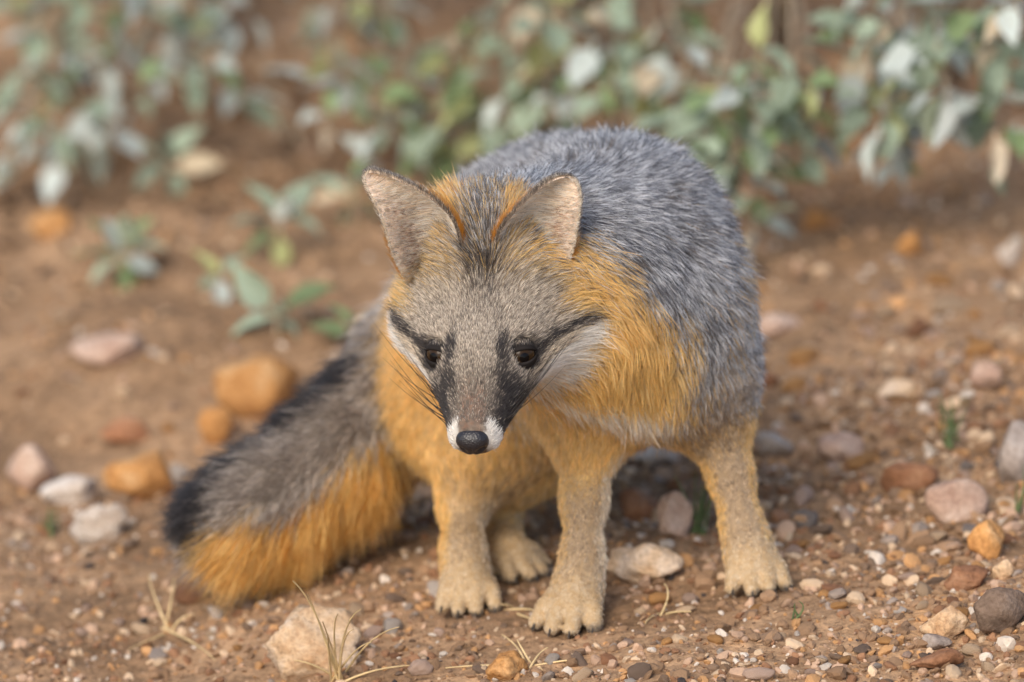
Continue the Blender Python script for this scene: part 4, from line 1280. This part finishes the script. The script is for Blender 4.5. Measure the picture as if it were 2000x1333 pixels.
for s, e in zip((-1, 1), EYES):
    gz = norm(HF * .76 + HD * .62 + HR * s * .50)
    V, F = uv_sphere(28, 18, lambda th, ph: (.0096 * math.sin(th) * math.cos(ph), .0096 * math.sin(th) * math.sin(ph), .0096 * math.cos(th) + (.0006 * max(0, math.cos(th)) ** 8)))
    o = mesh_obj('eye', V, F, M_EYE, fox)
    zq = Vector(gz).to_track_quat('Z', 'Y')
    o.rotation_euler = zq.to_euler(); o.location = Vector(e - FO)
    gz = norm(HF * .62 + HD * .78 + HR * s * .40)
    # lids: bands of a slightly larger ball, opening like a tilted almond
    cornr = norm(HR * s * .93 - HF * .36 - HD * .18); cornr = norm(cornr - gz * (cornr @ gz)); upd = norm(np.cross(gz, cornr))
    if upd @ UW < 0: upd = -upd
    for sign, a0 in ((1, math.radians(15)), (-1, math.radians(27))):
        V = []; F = []; nu, nv = 22, 9
        for j in range(nv + 1):
            for i in range(nu + 1):
                lon = math.radians(-92 + 184 * i / nu)       # from corner to corner
                x = lon / math.radians(92)
                edge = a0 * max(0, 1 - abs(x) ** 2.2)
                ang = edge + (math.radians(42) if sign > 0 else math.radians(50)) * j / nv
                rr = .0102 + (.0003 if j < 2 else 0) - (.0006 if j == 0 else 0)
                base = gz * math.cos(lon) + cornr * math.sin(lon)
                # rotate base about the corner axis
                ax = cornr * (base @ cornr); pr = base - ax; rl = np.linalg.norm(pr)
                v = ax + rl * (gz * math.cos(ang) + upd * sign * math.sin(ang))
                V.append(e + v * rr - FO)
        for j in range(nv):
            for i in range(nu):
                a = j * (nu + 1) + i; q_ = (a, a + 1, a + nu + 2, a + nu + 1)
                F.append(q_ if sign > 0 else q_[::-1])
        if sign > 0:                                    # short hair on the upper lid
            LV, LF = np.array(V) + FO, np.array(F)
            row = np.arange(len(LV)) // (nu + 1)
            LT = np.concatenate([LF[:, [0, 1, 2]], LF[:, [0, 2, 3]]])
            LT = LT[(row[LT].min(1) >= 2)]
            ti, ba = tri_sample(LV, LT, 1500)
            pp = np.einsum('nk,nkd->nd', ba, LV[LT[ti]]); pn = norm(pp - e)
            kk = np.where(rng.random(1500) < .30, KI['dark'], KI['face'])
            hgt = (pp - e) @ upd
            kk[rng.random(1500) < smooth(.0062, .0036, hgt)] = KI['black']
            LIDH.append(grow(pp, pn, np.tile(upd + HR * s * .25, (1500, 1)), np.full(1500, .0042), kk, np.full(1500, .32), np.full(1500, .00009), 300, .3, .15))
        lid = mesh_obj('eyelid', V, F, M_LID, o)
        lid.matrix_parent_inverse = o.matrix_basis.inverted()
        md = lid.modifiers.new('thick', 'SOLIDIFY'); md.thickness = .0007; md.offset = 0

hair_object('lid_fur', LIDH, fox)

# ---- nose pad ---------------------------------------------------------------------------------
def mat_nose():
    m, nt, N, L, b = new_mat('nose_skin')
    tc = N.new('ShaderNodeTexCoord')
    v = N.new('ShaderNodeTexVoronoi'); v.inputs['Scale'].default_value = 900; L.new(tc.outputs['Object'], v.inputs['Vector'])
    b.inputs['Base Color'].default_value = (.016, .014, .016, 1)
    b.inputs['Roughness'].default_value = .38; b.inputs['Specular IOR Level'].default_value = .5
    bp = N.new('ShaderNodeBump'); bp.inputs['Strength'].default_value = .5; bp.inputs['Distance'].default_value = .0005
    L.new(v.outputs['Distance'], bp.inputs['Height']); L.new(bp.outputs['Normal'], b.inputs['Normal'])
    return m
M_NOSE = mat_nose()
def nose_fn(th, ph):
    x = math.sin(th) * math.cos(ph); y = math.cos(th); z = math.sin(th) * math.sin(ph)     # x side, y forward, z up
    sx, sy, sz = .0096, .0078, .0086
    w = 1.0 + .12 * z                                   # wider above
    px, py, pz = x * sx * w, y * sy, z * sz
    # boxy front with the nostrils pressed in and a groove down the middle
    px = math.copysign(abs(px / sx) ** .85 * sx, px)
    for s in (-1, 1):
        dd = ((px - s * .0056) / .0026) ** 2 + ((pz + .0012) / .0022) ** 2
        if y > -.2: py -= .0032 * math.exp(-dd)
    py -= .0008 * math.exp(-(px / .0009) ** 2) * (1 if pz < .002 else .2)
    return H(px, .0580 + py, -.0240 + pz) - FO
V, F = uv_sphere(44, 30, nose_fn)
mesh_obj('nose', V, F, M_NOSE, fox)

# ---- claws ------------------------------------------------------------------------------------
M_CLAW = mat_plain('claw_horn', (.035, .026, .020), .45, .4)
for tip, dr in CLAWS:
    dr = np.array(dr); sd = norm(np.cross(dr, (0, 0, 1.0))); up = np.cross(sd, dr)
    V = []; F = []; nr, ns = 7, 5
    for j in range(ns + 1):
        t = j / ns; rr = .0016 * (1 - t) ** .8 + .0002
        c = tip - dr * .0055 + dr * .0078 * t - np.array((0, 0, 1)) * .0025 * t * t
        for i in range(nr):
            a = 2 * math.pi * i / nr
            V.append(c + sd * rr * .7 * math.cos(a) + up * rr * math.sin(a) - FO)
    for j in range(ns):
        for i in range(nr):
            a = j * nr + i; b = j * nr + (i + 1) % nr
            F.append((a, b, b + nr, a + nr))
    mesh_obj('claw', V, F, M_CLAW, fox)

# ---- whiskers ---------------------------------------------------------------------------------
M_WHISK = mat_plain('whisker', (.018, .014, .012), .5, .3)
def tube(pts, r0, r1, nr=5):
    V = []; F = []; n = len(pts)
    for j in range(n):
        d = norm(pts[min(j + 1, n - 1)] - pts[max(j - 1, 0)])
        s1 = norm(np.cross(d, (.31, .2, .93))); s2 = np.cross(d, s1)
        rr = r0 + (r1 - r0) * j / (n - 1)
        for i in range(nr):
            a = 2 * math.pi * i / nr
            V.append(pts[j] + rr * (s1 * math.cos(a) + s2 * math.sin(a)))
    for j in range(n - 1):
        for i in range(nr):
            a = j * nr + i; b = j * nr + (i + 1) % nr
            F.append((a, b, b + nr, a + nr))
    return V, F
for s in (-1, 1):
    for i in range(17):
        row = i % 4; cl = i // 4
        root = H(s * (.0150 + .0017 * cl + (.0008 if s > 0 else 0)), .043 - .006 * cl + random.uniform(-.001, .001), -.0255 - .0026 * row)
        Lw = random.uniform(.030, .064) * (1 if cl < 4 else .7)
        d0 = norm(HR * s * random.uniform(.48, .80) - HF * random.uniform(.30, .90) + HD * (random.uniform(-.05, .30) + (.22 if s > 0 else 0)))
        sag = norm(-HF * .5 + UW * .6 - DW * .0)
        pts = [root + d0 * Lw * t + sag * Lw * .22 * t * t for t in np.linspace(0, 1, 9)]
        V, F = tube(np.array(pts), .00030, .00004)
        mesh_obj('whisker', np.array(V) - FO, F, M_WHISK, fox)
